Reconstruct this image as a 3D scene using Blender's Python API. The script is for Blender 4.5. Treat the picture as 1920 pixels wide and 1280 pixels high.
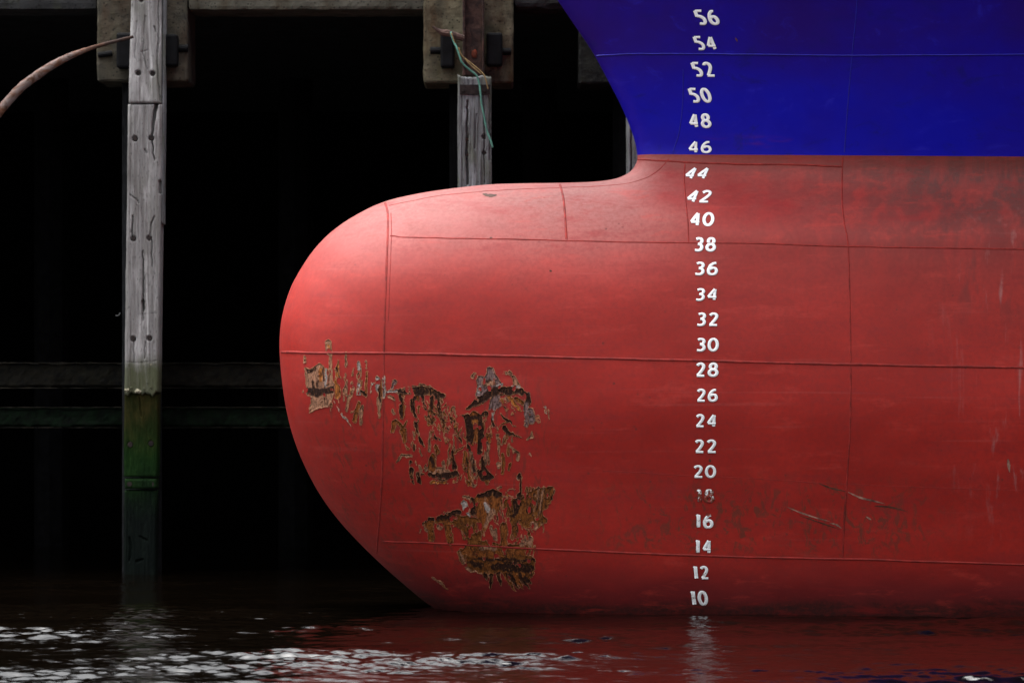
import bpy, bmesh, math, random
import numpy as np
from mathutils import Vector

for o in list(bpy.data.objects):
    bpy.data.objects.remove(o)
SC = bpy.context.scene
COL = SC.collection
R = math.radians

# ------------------------------------------------------------------ camera
CAM_D, CAM_H, FPX = 30.0, 2.1, 7125.0          # metres from the ship's centre line, metres above the water
cam = bpy.data.cameras.new('camera')
cam.sensor_width = 36.0
cam.lens = 36.0 * FPX / 1920.0
cam.clip_start, cam.clip_end = 0.5, 8000
cam.dof.use_dof = True
cam.dof.focus_distance = 29.0
cam.dof.aperture_fstop = 3.2
co = bpy.data.objects.new('camera', cam)
COL.objects.link(co)
co.location = (0, -CAM_D, CAM_H)
co.rotation_euler = (R(90), 0, 0)
SC.camera = co

# ------------------------------------------------------------------ light
SUN_EL, SUN_AZ = 74, 295                    # azimuth measured clockwise from +Y (north)
w = bpy.data.worlds.new('World')
SC.world = w
w.use_nodes = True
nt = w.node_tree
bg = nt.nodes['Background']
sky = nt.nodes.new('ShaderNodeTexSky')
sky.sky_type = 'NISHITA'
sky.sun_disc = False
sky.sun_elevation = R(SUN_EL)
sky.sun_rotation = R(SUN_AZ)
sky.air_density, sky.dust_density, sky.ozone_density = 1.0, 5, 1.0
hs = nt.nodes.new('ShaderNodeHueSaturation')
hs.inputs['Saturation'].default_value = 0.12     # overcast: nearly grey
nt.links.new(sky.outputs[0], hs.inputs['Color'])
# a closed cloud deck is about three times brighter overhead than at the horizon (standard overcast sky)
tc = nt.nodes.new('ShaderNodeTexCoord')
sx = nt.nodes.new('ShaderNodeSeparateXYZ')
nt.links.new(tc.outputs['Generated'], sx.inputs[0])
mr = nt.nodes.new('ShaderNodeMapRange')
nt.links.new(sx.outputs['Z'], mr.inputs['Value'])
mr.inputs['To Min'].default_value, mr.inputs['To Max'].default_value = 0.33, 1.0
hs2 = nt.nodes.new('ShaderNodeVectorMath')
hs2.operation = 'SCALE'
nt.links.new(hs.outputs[0], hs2.inputs[0])
nt.links.new(mr.outputs[0], hs2.inputs['Scale'])
nt.links.new(hs2.outputs[0], bg.inputs[0])
bg.inputs[1].default_value = 0.15
sl = bpy.data.lights.new('sun', 'SUN')
sl.energy = 0.5
sl.angle = R(60)
sl.color = (1.0, 0.98, 0.95)
so = bpy.data.objects.new('sun', sl)
COL.objects.link(so)
az = R(SUN_AZ)
sd = Vector((math.sin(az) * math.cos(R(SUN_EL)), math.cos(az) * math.cos(R(SUN_EL)), math.sin(R(SUN_EL))))
so.rotation_euler = sd.to_track_quat('Z', 'Y').to_euler()
so.location = sd * 60
SC.view_settings.view_transform = 'Standard'
SC.view_settings.look = 'None'
SC.view_settings.exposure = 2.12
SC.view_settings.gamma = 1.0
SC.view_settings.use_curve_mapping = False
SC.cycles.max_bounces = 6
SC.cycles.sample_clamp_indirect = 4.0
SC.cycles.use_denoising = True

# ------------------------------------------------------------------ helpers
rng = np.random.default_rng(7)
random.seed(7)

def X_(px, Y): return (px - 960.0) / FPX * (CAM_D + Y)
def Z_(py, Y): return CAM_H + (640.0 - py) / FPX * (CAM_D + Y)

def smoothstep(a, b, x):
    t = np.clip((x - a) / (b - a), 0, 1)
    return t * t * (3 - 2 * t)

def catmull(pts, n=8):
    p = np.array(pts, float)
    p = np.vstack([2 * p[0] - p[1], p, 2 * p[-1] - p[-2]])
    out = []
    for i in range(1, len(p) - 2):
        a, b, c, d = p[i - 1], p[i], p[i + 1], p[i + 2]
        for k in range(n):
            t = k / n
            out.append(0.5 * ((2 * b) + (c - a) * t + (2 * a - 5 * b + 4 * c - d) * t * t + (3 * b - a - 3 * c + d) * t ** 3))
    out.append(p[-2])
    return np.array(out)

def vnoise(x, y, seed=0):
    """value noise in 0..1 on a 256 lattice"""
    g = np.random.default_rng(seed).random((256, 256))
    xi, yi = np.floor(x).astype(int), np.floor(y).astype(int)
    fx, fy = x - xi, y - yi
    fx, fy = fx * fx * (3 - 2 * fx), fy * fy * (3 - 2 * fy)
    a, b = g[xi % 256, yi % 256], g[(xi + 1) % 256, yi % 256]
    c, d = g[xi % 256, (yi + 1) % 256], g[(xi + 1) % 256, (yi + 1) % 256]
    return (a * (1 - fx) + b * fx) * (1 - fy) + (c * (1 - fx) + d * fx) * fy

def fbm(x, y, seed=0, oct=4):
    s, a, t = 0, 1, 0
    for k in range(oct):
        s = s + a * vnoise(x * 2 ** k + 17.3 * k, y * 2 ** k + 5.7 * k, seed + k)
        t += a
        a *= 0.5
    return s / t

def link(name, me, mat=None, parent=None, smooth=False):
    o = bpy.data.objects.new(name, me)
    COL.objects.link(o)
    if mat is not None and len(me.materials) == 0:
        me.materials.append(mat)
    if parent is not None:
        o.parent = parent
    if smooth:
        me.polygons.foreach_set('use_smooth', [True] * len(me.polygons))
    return o

def mesh_np(name, verts, faces):
    me = bpy.data.meshes.new(name)
    verts = np.asarray(verts, np.float32)
    faces = np.asarray(faces, np.int32)
    k = faces.shape[1]
    me.vertices.add(len(verts))
    me.vertices.foreach_set('co', verts.ravel())
    me.loops.add(faces.size)
    me.loops.foreach_set('vertex_index', faces.ravel())
    me.polygons.add(len(faces))
    me.polygons.foreach_set('loop_start', np.arange(0, faces.size, k, dtype=np.int32))
    me.update(calc_edges=True)
    return me

def grid_faces(nu, nv, off=0, flip=False):
    i, j = np.meshgrid(np.arange(nu - 1), np.arange(nv - 1), indexing='ij')
    a = (i * nv + j).ravel() + off
    f = np.stack([a, a + nv, a + nv + 1, a + 1], 1)
    return f[:, ::-1] if flip else f

def tag(o, label=None, cat=None, group=None, kind=None):
    if label: o['label'] = label
    if cat: o['category'] = cat
    if group: o['group'] = group
    if kind: o['kind'] = kind
    return o

def thing(name, label, cat, loc, group=None):
    o = bpy.data.objects.new(name, None)
    COL.objects.link(o)
    o.location = loc
    o.empty_display_size = 0.2
    tag(o, label, cat, group)
    bpy.context.view_layer.update()
    return o

def put(o, parent):
    """parent while keeping world coordinates (meshes are modelled in world space)"""
    o.parent = parent
    o.matrix_parent_inverse = parent.matrix_world.inverted()
    return o

def bm_mesh(name, bm):
    me = bpy.data.meshes.new(name)
    bm.to_mesh(me)
    bm.free()
    return me

def box_bm(x0, x1, y0, y1, z0, z1, bev=0.01, cuts=0, rough=0.0, seed=0):
    bm = bmesh.new()
    bmesh.ops.create_cube(bm, size=1)
    for v in bm.verts:
        v.co = Vector(((x0 + x1) / 2 + v.co.x * (x1 - x0), (y0 + y1) / 2 + v.co.y * (y1 - y0), (z0 + z1) / 2 + v.co.z * (z1 - z0)))
    if bev > 0:
        bmesh.ops.bevel(bm, geom=bm.edges[:], offset=bev, segments=2, affect='EDGES', profile=0.5)
    return bm

def rough_box(x0, x1, y0, y1, z0, z1, step=0.03, amp=0.008, bev=0.015, seed=0):
    """box with a worn, uneven surface: a dense shell pushed in by noise"""
    r = random.Random(seed)
    bm = bmesh.new()
    nx, ny, nz = [max(2, int(round((b - a) / step))) for a, b in ((x0, x1), (y0, y1), (z0, z1))]
    nx, ny, nz = min(nx, 160), min(ny, 40), min(nz, 160)
    vs = {}
    def V(i, j, k):
        key = (i, j, k)
        if key not in vs:
            vs[key] = bm.verts.new((x0 + (x1 - x0) * i / nx, y0 + (y1 - y0) * j / ny, z0 + (z1 - z0) * k / nz))
        return vs[key]
    for i in range(nx):
        for k in range(nz):
            bm.faces.new((V(i, 0, k), V(i + 1, 0, k), V(i + 1, 0, k + 1), V(i, 0, k + 1)))
            bm.faces.new((V(i, ny, k), V(i, ny, k + 1), V(i + 1, ny, k + 1), V(i + 1, ny, k)))
    for j in range(ny):
        for k in range(nz):
            bm.faces.new((V(0, j, k), V(0, j, k + 1), V(0, j + 1, k + 1), V(0, j + 1, k)))
            bm.faces.new((V(nx, j, k), V(nx, j + 1, k), V(nx, j + 1, k + 1), V(nx, j, k + 1)))
    for i in range(nx):
        for j in range(ny):
            bm.faces.new((V(i, j, 0), V(i, j + 1, 0), V(i + 1, j + 1, 0), V(i + 1, j, 0)))
            bm.faces.new((V(i, j, nz), V(i + 1, j, nz), V(i + 1, j + 1, nz), V(i, j + 1, nz)))
    from mathutils import noise
    c = Vector(((x0 + x1) / 2, (y0 + y1) / 2, (z0 + z1) / 2))
    off = Vector((r.random() * 50, r.random() * 50, r.random() * 50))
    for v in bm.verts:
        p = v.co
        ex, ey, ez = min(p.x - x0, x1 - p.x), min(p.y - y0, y1 - p.y), min(p.z - z0, z1 - p.z)
        near = sum(1 for e in (ex, ey, ez) if e < 1e-6)
        n = noise.fractal(p * 9 + off, 1.0, 2.0, 4)
        d = amp * (0.5 + n)
        if near >= 2:
            d += bev * (0.6 + 0.8 * abs(noise.noise(p * 14 + off)))
        q = p.copy()
        if ex < 1e-6: q.x += d * (1 if p.x < c.x else -1)
        if ey < 1e-6: q.y += d * (1 if p.y < c.y else -1)
        if ez < 1e-6: q.z += d * (1 if p.z < c.z else -1)
        v.co = q
    return bm

def cyl_bm(c, axis, r0, h, seg=10, r1=None, bev=0.0):
    bm = bmesh.new()
    bmesh.ops.create_cone(bm, cap_ends=True, segments=seg, radius1=r0, radius2=r1 if r1 is not None else r0, depth=h)
    q = Vector((0, 0, 1)).rotation_difference(Vector(axis))
    for v in bm.verts:
        v.co = q @ v.co + Vector(c)
    return bm

def tube_mesh(name, path, radii, seg=10, squash=1.0, jitter=0.0, cap=True):
    path = [Vector(p) for p in path]
    n = len(path)
    if not hasattr(radii, '__len__'):
        radii = [radii] * n
    vs, fs = [], []
    up = Vector((0, 1, 0))
    for i, p in enumerate(path):
        t = (path[min(i + 1, n - 1)] - path[max(i - 1, 0)]).normalized()
        a = up.cross(t)
        if a.length < 1e-4: a = Vector((1, 0, 0))
        a.normalize()
        b = t.cross(a).normalized()
        for k in range(seg):
            an = 2 * math.pi * k / seg
            rr = radii[i] * (1 + jitter * random.uniform(-1, 1))
            vs.append(p + a * math.cos(an) * rr + b * math.sin(an) * rr * squash)
    for i in range(n - 1):
        for k in range(seg):
            k2 = (k + 1) % seg
            fs.append((i * seg + k, i * seg + k2, (i + 1) * seg + k2, (i + 1) * seg + k))
    me = bpy.data.meshes.new(name)
    if cap:
        fs.append(tuple(range(seg - 1, -1, -1)))
        fs.append(tuple((n - 1) * seg + k for k in range(seg)))
    me.from_pydata([tuple(v) for v in vs], [], fs)
    me.update()
    return me

# ------------------------------------------------------------------ node helper
class NB:
    def __init__(s, name):
        s.m = bpy.data.materials.new(name)
        s.m.use_nodes = True
        s.t = s.m.node_tree
        s.t.nodes.clear()
        s.out = s.t.nodes.new('ShaderNodeOutputMaterial')
        s.b = s.t.nodes.new('ShaderNodeBsdfPrincipled')
        s.t.links.new(s.b.outputs[0], s.out.inputs[0])
        s.co = None
    def lk(s, a, i):
        if hasattr(a, 'is_output'):
            s.t.links.new(a, i)
        else:
            if i.type == 'RGBA' and hasattr(a, '__len__') and len(a) == 3:
                a = (*a, 1)
            i.default_value = a
    def coord(s):
        if s.co is None:
            g = s.t.nodes.new('ShaderNodeNewGeometry')
            s.co = g.outputs['Position']
        return s.co
    def mapv(s, scale, off=(0, 0, 0), v=None, rot=(0, 0, 0)):
        n = s.t.nodes.new('ShaderNodeMapping')
        s.lk(v if v is not None else s.coord(), n.inputs['Vector'])
        n.inputs['Scale'].default_value = scale
        n.inputs['Location'].default_value = off
        n.inputs['Rotation'].default_value = rot
        return n.outputs[0]
    def noise(s, v, scale=1, detail=5, rough=0.6, dist=0.0, col=False):
        n = s.t.nodes.new('ShaderNodeTexNoise')
        s.lk(v, n.inputs['Vector'])
        n.inputs['Scale'].default_value = scale
        n.inputs['Detail'].default_value = detail
        n.inputs['Roughness'].default_value = rough
        n.inputs['Distortion'].default_value = dist
        return n.outputs['Color' if col else 'Fac']
    def voro(s, v, scale=1, feat='F1'):
        n = s.t.nodes.new('ShaderNodeTexVoronoi')
        n.feature = feat
        s.lk(v, n.inputs['Vector'])
        n.inputs['Scale'].default_value = scale
        return n.outputs['Distance']
    def ramp(s, f, a, b, lo=0.0, hi=1.0, smooth=True):
        n = s.t.nodes.new('ShaderNodeMapRange')
        n.interpolation_type = 'SMOOTHSTEP' if smooth else 'LINEAR'
        s.lk(f, n.inputs['Value'])
        n.inputs['From Min'].default_value = a
        n.inputs['From Max'].default_value = b
        n.inputs['To Min'].default_value = lo
        n.inputs['To Max'].default_value = hi
        return n.outputs[0]
    def math(s, op, a, b=0.0, clamp=False):
        n = s.t.nodes.new('ShaderNodeMath')
        n.operation = op
        n.use_clamp = clamp
        s.lk(a, n.inputs[0])
        s.lk(b, n.inputs[1])
        return n.outputs[0]
    def mix(s, f, a, b, mode='MIX'):
        n = s.t.nodes.new('ShaderNodeMix')
        n.data_type = 'RGBA'
        n.blend_type = mode
        s.lk(f, n.inputs['Factor'])
        s.lk(a, n.inputs['A'] if False else n.inputs[6])
        s.lk(b, n.inputs[7])
        return n.outputs[2]
    def sep(s, v=None):
        n = s.t.nodes.new('ShaderNodeSeparateXYZ')
        s.lk(v if v is not None else s.coord(), n.inputs[0])
        return n.outputs
    def attr(s, name):
        n = s.t.nodes.new('ShaderNodeAttribute')
        n.attribute_name = name
        return n
    def bump(s, h, strength=0.5, dist=0.01, nrm=None):
        n = s.t.nodes.new('ShaderNodeBump')
        n.inputs['Strength'].default_value = strength
        n.inputs['Distance'].default_value = dist
        s.lk(h, n.inputs['Height'])
        if nrm is not None:
            s.lk(nrm, n.inputs['Normal'])
        return n.outputs[0]
    def set(s, col=None, rough=None, spec=None, metal=None, nrm=None, ior=None):
        b = s.b.inputs
        if col is not None: s.lk(col, b['Base Color'])
        if rough is not None: s.lk(rough, b['Roughness'])
        if spec is not None: s.lk(spec, b['Specular IOR Level'])
        if metal is not None: s.lk(metal, b['Metallic'])
        if nrm is not None: s.lk(nrm, b['Normal'])
        if ior is not None: s.lk(ior, b['IOR'])
        return s.m

def win(n, v, a, b, s):
    """soft window: 1 for a<v<b with edges of width s"""
    return n.math('MULTIPLY', n.ramp(v, a - s, a + s), n.ramp(v, b - s, b + s, 1.0, 0.0))

# ---- red antifouling paint
def mat_red():
    n = NB('red_antifouling_paint')
    x, y, z = n.sep()[0], n.sep()[1], n.sep()[2]
    big = n.noise(n.mapv((0.9, 0.9, 1.3)), 1.0, 6, 0.62, 0.6)
    mid = n.noise(n.mapv((3, 3, 4), (4, 1, 2)), 1.0, 6, 0.65)
    fine = n.noise(n.mapv((30, 30, 30)), 1.0, 4, 0.7)
    base = n.mix(n.ramp(big, 0.35, 0.68), (0.285, 0.0092, 0.0048), (0.360, 0.0145, 0.0082))
    base = n.mix(n.ramp(mid, 0.55, 0.75, 0, 0.35), base, (0.25, 0.020, 0.018))
    # chalky mottle with the sky's pale sheen painted in, stronger with height
    chalk_sheen = n.math('MULTIPLY', n.ramp(z, 1.5, 3.1), n.ramp(mid, 0.25, 0.75, 0.25, 1.0))
    base = n.mix(n.math('MULTIPLY', chalk_sheen, 0.42), base, (0.27, 0.045, 0.038))
    # grey-brown grime on the upper strakes further aft, run down in vertical streaks
    st = n.noise(n.mapv((7, 7, 0.35), (3, 0, 0)), 1.0, 5, 0.65)
    st2 = n.noise(n.mapv((16, 16, 0.8), (9, 0, 0), rot=(0, R(12), 0)), 1.0, 4, 0.6)
    aft = n.ramp(x, 0.9, 3.6)
    up = n.ramp(z, 2.2, 3.4)
    g = n.math('MULTIPLY', n.math('MULTIPLY', aft, up), n.ramp(st, 0.36, 0.58, 0.30, 1.0))
    base = n.mix(n.math('MULTIPLY', g, 0.9), base, (0.055, 0.017, 0.015))
    top = n.math('MULTIPLY', n.ramp(z, 2.40, 3.30), n.ramp(x, 0.6, 1.8, 1.0, 0.15))  # sky highlight painted pale over the top of the bulb, with some dust
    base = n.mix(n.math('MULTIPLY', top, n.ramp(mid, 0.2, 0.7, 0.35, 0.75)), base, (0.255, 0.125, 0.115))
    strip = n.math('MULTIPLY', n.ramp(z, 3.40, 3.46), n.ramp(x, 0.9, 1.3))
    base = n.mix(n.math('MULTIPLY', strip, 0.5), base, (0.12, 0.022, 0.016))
    # pale runs near the right edge
    runs = n.math('MULTIPLY', n.math('MULTIPLY', n.ramp(st2, 0.56, 0.72), n.ramp(x, 3.0, 4.1)), win(n, z, 0.9, 2.9, 0.6))
    base = n.mix(n.math('MULTIPLY', runs, 0.7), base, (0.34, 0.19, 0.18))
    dk = n.math('MULTIPLY', n.math('MULTIPLY', n.ramp(n.noise(n.mapv((5, 5, 1.2), (1, 2, 9), rot=(0, R(20), 0)), 1.0, 4, 0.6), 0.55, 0.66), n.ramp(x, 2.7, 3.6)), win(n, z, 2.3, 3.1, 0.25))
    base = n.mix(n.math('MULTIPLY', dk, 0.55), base, (0.085, 0.022, 0.02))
    # rust stains and paler rubs round the big scars on the bulb
    near = n.math('MULTIPLY', win(n, x, -1.55, 0.35, 0.25), win(n, z, 0.15, 1.75, 0.25))
    s3 = n.noise(n.mapv((20, 20, 4), (4, 4, 4), rot=(0, R(-8), 0)), 1.0, 6, 0.72, 0.8)
    base = n.mix(n.math('MULTIPLY', near, n.ramp(s3, 0.50, 0.64, 0, 0.8)), base, (0.13, 0.022, 0.012))
    s4 = n.noise(n.mapv((26, 26, 9), (8, 4, 2), rot=(0, R(25), 0)), 1.0, 7, 0.78, 1.2)
    base = n.mix(n.math('MULTIPLY', near, n.ramp(s4, 0.60, 0.70, 0, 0.5)), base, (0.36, 0.10, 0.08))
    # brown scuffing around the lower draught marks
    sc = n.noise(n.mapv((11, 11, 7), (2, 2, 2), rot=(0, R(35), 0)), 1.0, 7, 0.75, 1.5)
    zone = n.math('MULTIPLY', win(n, x, 0.65, 3.2, 0.45), win(n, z, 0.46, 1.02, 0.16))
    scuff = n.math('MULTIPLY', zone, n.ramp(sc, 0.50, 0.60))
    base = n.mix(n.math('MULTIPLY', scuff, 0.75), base, (0.085, 0.03, 0.016))
    # pinprick chips of rust and specks
    sp = n.voro(n.mapv((13, 13, 13), (0.3, 0, 0)), 1.0)
    spm = n.math('MULTIPLY', n.ramp(sp, 0.08, 0.17, 1.0, 0.0), n.ramp(mid, 0.52, 0.64))
    base = n.mix(n.math('MULTIPLY', spm, 0.7), base, (0.07, 0.02, 0.014))
    # faint level scuff lines left by fenders and water
    ln = n.noise(n.mapv((0.5, 0.5, 26), (0, 0, 3)), 1.0, 4, 0.6)
    base = n.mix(n.ramp(ln, 0.62, 0.72, 0, 0.22), base, (0.36, 0.07, 0.06))
    # dark, damp boot at the water's edge
    wet = n.math('ADD', z, n.math('MULTIPLY', n.math('SUBTRACT', n.noise(n.mapv((1.5, 1.5, 3)), 1.0, 4), 0.5), 0.25))
    wetm = n.ramp(wet, 0.14, 0.54, 1.0, 0.0)
    base = n.mix(n.math('MULTIPLY', wetm, 0.80), base, (0.075, 0.007, 0.010))
    slime = n.ramp(wet, 0.05, 0.17, 1.0, 0.0)
    base = n.mix(n.math('MULTIPLY', slime, 0.88), base, (0.022, 0.008, 0.007))
    rl = n.noise(n.mapv((2.2, 2.2, 9), (7, 7, 7)), 1.0, 7, 0.72, 0.3)
    base = n.mix(n.ramp(rl, 0.50, 0.70, 0.0, 0.62), base, (0.24, 0.012, 0.012))
    base = n.mix(n.ramp(rl, 0.32, 0.46, 0.45, 0.0), base, (0.42, 0.034, 0.024))
    vs_ = n.noise(n.mapv((10, 10, 0.7), (1, 7, 3)), 1.0, 6, 0.7)
    base = n.mix(n.ramp(vs_, 0.58, 0.74, 0.0, 0.30), base, (0.17, 0.018, 0.016))
    base = n.mix(n.ramp(fine, 0.35, 0.68, 0.0, 0.36), base, (0.16, 0.012, 0.01))
    rough = n.ramp(mid, 0.25, 0.75, 0.50, 0.72, False)
    h = n.math('ADD', n.math('MULTIPLY', n.noise(n.mapv((1.1, 1.1, 1.4)), 1.0, 2, 0.45), 5.0), n.math('MULTIPLY', fine, 0.10))
    wr = n.noise(n.mapv((7, 7, 14), rot=(0, R(15), 0)), 1.0, 4, 0.6, 1.0)
    h = n.math('ADD', h, n.math('MULTIPLY', n.math('MULTIPLY', wr, n.ramp(z, 2.9, 3.25)), 0.7))
    return n.set(base, rough, 0.30, nrm=n.bump(h, 0.55, 0.01))

def mat_blue():
    n = NB('blue_topside_paint')
    z = n.sep()[2]
    big = n.noise(n.mapv((0.8, 0.8, 1.1), (5, 0, 0)), 1.0, 5, 0.6)
    st = n.noise(n.mapv((6, 6, 0.5)), 1.0, 4, 0.6)
    base = n.mix(n.ramp(big, 0.35, 0.7), (0.0026, 0.0018, 0.335), (0.0080, 0.0016, 0.245))
    base = n.mix(n.ramp(st, 0.5, 0.8, 0, 0.3), base, (0.008, 0.005, 0.40))
    base = n.mix(n.math('MULTIPLY', n.ramp(z, 3.85, 4.6), n.ramp(big, 0.3, 0.65, 0.45, 1.0)), base, (0.015, 0.0014, 0.150))  # shade of the overhanging flare painted in: darker, more purple higher up
    sm = n.noise(n.mapv((3, 3, 5), (6, 6, 6), rot=(0, R(30), 0)), 1.0, 6, 0.7, 0.8)
    base = n.mix(n.ramp(sm, 0.54, 0.70, 0, 0.55), base, (0.006, 0.004, 0.13))
    base = n.mix(n.ramp(sm, 0.30, 0.43, 0.4, 0.0), base, (0.02, 0.016, 0.42))
    sp = n.voro(n.mapv((2.1, 2.1, 2.1), (0.6, 0, 0.2)), 1.0)
    base = n.mix(n.ramp(sp, 0.012, 0.03, 0.8, 0.0), base, (0.03, 0.012, 0.04))
    # red primer ghosting through along the lower edge
    gh = n.math('MULTIPLY', win(n, z, 3.60, 3.68, 0.05), n.ramp(n.noise(n.mapv((1.1, 1.1, 6), (8, 0, 0)), 1.0, 4), 0.56, 0.7))
    base = n.mix(n.math('MULTIPLY', gh, 0.4), base, (0.14, 0.01, 0.05))
    h = n.math('ADD', n.math('MULTIPLY', n.noise(n.mapv((1.4, 1.4, 1.4)), 1.0, 3, 0.5), 6.0), n.math('MULTIPLY', n.noise(n.mapv((40, 40, 40)), 1.0, 3), 0.1))
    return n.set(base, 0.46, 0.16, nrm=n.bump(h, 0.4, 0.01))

def mat_white(worn):
    n = NB('white_marking_paint_worn' if worn else 'white_marking_paint')
    f = n.noise(n.mapv((45, 45, 45)), 1.0, 5, 0.7)
    base = n.mix(n.ramp(f, 0.3, 0.7), (0.82, 0.83, 0.86), (0.90, 0.90, 0.90))
    if worn:
        a = n.noise(n.mapv((26, 26, 26), (3, 1, 1)), 1.0, 6, 0.75, 1.0)
        z = n.sep()[2]
        amt = n.math('SUBTRACT', n.math('MULTIPLY', win(n, z, 0.80, 0.96, 0.06), 0.20), 0.085)
        amt = n.math('ADD', amt, n.math('MULTIPLY', n.ramp(z, 0.02, 0.35, 1.0, 0.0), 0.05))
        m = n.ramp(n.math('ADD', a, amt), 0.50, 0.55)
        base = n.mix(m, base, n.mix(n.ramp(f, 0.4, 0.6), (0.13, 0.05, 0.02), (0.24, 0.02, 0.015)))
    return n.set(base, 0.5, 0.4, nrm=n.bump(f, 0.3, 0.004))

def mat_scar():
    n = NB('rusted_scraped_steel')
    e = n.attr('edge').outputs['Fac']
    c = n.attr('tone').outputs['Color']
    v1 = n.noise(n.mapv((34, 34, 13), rot=(0, R(-14), 0)), 1.0, 6, 0.72, 1.2)
    v2 = n.noise(n.mapv((85, 85, 40), (3, 3, 3)), 1.0, 5, 0.7)
    v3 = n.noise(n.mapv((75, 75, 13), (5, 1, 3), rot=(0, R(-12), 0)), 1.0, 5, 0.7, 0.6)
    col = n.mix(n.ramp(v1, 0.36, 0.56), n.mix(0.72, c, (0.030, 0.011, 0.006)), c)
    col = n.mix(n.ramp(v3, 0.36, 0.47, 0.75, 0.0), col, (0.028, 0.011, 0.007))
    col = n.mix(n.ramp(v3, 0.57, 0.66, 0, 0.6), col, n.mix(0.5, c, (0.72, 0.30, 0.11)))
    col = n.mix(n.ramp(v1, 0.58, 0.70, 0, 0.7), col, n.mix(0.55, c, (0.30, 0.11, 0.030)))
    col = n.mix(n.ramp(v2, 0.60, 0.72, 0, 0.45), col, (0.52, 0.22, 0.09))
    col = n.mix(n.ramp(v2, 0.32, 0.42, 0.6, 0.0), col, (0.022, 0.010, 0.008))
    rim = n.math('ADD', e, n.math('MULTIPLY', n.math('SUBTRACT', v1, 0.5), 0.016))
    col = n.mix(n.ramp(rim, -0.0050, -0.0010, 0, 0.62), col, (0.58, 0.27, 0.16))
    h = n.math('ADD', n.math('MULTIPLY', v1, 1.2), n.math('MULTIPLY', n.math('ADD', v2, v3), 0.7))
    h = n.math('ADD', h, n.ramp(e, -0.014, 0.0, 0.0, 1.2))
    return n.set(col, 0.7, 0.12, nrm=n.bump(h, 1.0, 0.014))

def mat_timber(name, lo, hi, seed, algae_top=None, moss=0.0, wet=False):
    n = NB(name)
    x, y, z = n.sep()[0], n.sep()[1], n.sep()[2]
    g1 = n.noise(n.mapv((34, 34, 1.3), (seed, 0, seed)), 1.0, 6, 0.65, 0.4)
    g2 = n.noise(n.mapv((7, 7, 1.8), (seed * 2, 3, 1)), 1.0, 5, 0.6)
    fi = n.noise(n.mapv((60, 60, 25), (seed, 1, 0)), 1.0, 5, 0.7)
    col = n.mix(n.ramp(g1, 0.30, 0.66), lo, hi)
    col = n.mix(n.ramp(g2, 0.50, 0.72, 0, 0.8), col, tuple(min(1, c * 1.7 + 0.03) for c in hi))
    col = n.mix(n.ramp(g2, 0.28, 0.42, 0.7, 0.0), col, tuple(c * 0.7 for c in lo))
    g3 = n.noise(n.mapv((13, 13, 0.9), (seed * 3, 1, 4)), 1.0, 7, 0.7, 0.6)
    col = n.mix(n.ramp(g3, 0.56, 0.70, 0, 0.8), col, tuple(min(1, c * 2.0 + 0.06) for c in hi))
    col = n.mix(n.ramp(g3, 0.30, 0.42, 0.6, 0.0), col, tuple(c * 0.55 for c in lo))
    col = n.mix(n.ramp(fi, 0.57, 0.68, 0, 0.8), col, (0.022, 0.018, 0.017))
    if moss:
        mm = n.noise(n.mapv((6, 6, 2.2), (seed, 5, 5)), 1.0, 5, 0.6)
        col = n.mix(n.math('MULTIPLY', n.ramp(mm, 0.5, 0.68), moss), col, (0.075, 0.085, 0.035))
    if algae_top is not None:
        zz = n.math('ADD', z, n.math('MULTIPLY', n.math('SUBTRACT', n.noise(n.mapv((9, 9, 9)), 1.0, 5), 0.5), 0.22))
        col = n.mix(n.ramp(zz, algae_top - 0.12, algae_top + 0.1, 0.85, 0.0), col, (0.050, 0.058, 0.018))
    h = n.math('ADD', g1, n.math('MULTIPLY', fi, 0.6))
    return n.set(col, 0.45 if wet else 0.8, 0.25, nrm=n.bump(h, 0.8, 0.012))

def mat_slime():
    n = NB('algae_covered_wet_timber')
    z = n.sep()[2]
    a = n.noise(n.mapv((9, 9, 5)), 1.0, 6, 0.7)
    b = n.noise(n.mapv((40, 40, 20)), 1.0, 5, 0.7)
    top = n.mix(n.ramp(a, 0.35, 0.65), (0.012, 0.015, 0.003), (0.032, 0.027, 0.007))
    low = n.mix(n.ramp(a, 0.35, 0.65), (0.0022, 0.0040, 0.0036), (0.0042, 0.0075, 0.0058))
    grn = n.mix(n.ramp(a, 0.35, 0.65), (0.0045, 0.020, 0.003), (0.009, 0.032, 0.005))
    zz = n.math('ADD', z, n.math('MULTIPLY', n.math('SUBTRACT', a, 0.5), 0.25))
    col = n.mix(n.ramp(zz, 0.95, 1.55), grn, top)
    col = n.mix(n.ramp(zz, 0.45, 1.15, 1.0, 0.0), col, low)
    col = n.mix(n.ramp(b, 0.62, 0.75, 0, 0.6), col, (0.03, 0.035, 0.02))
    return n.set(col, 0.85, 0.08, nrm=n.bump(n.math('ADD', a, b), 0.8, 0.012))

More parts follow.
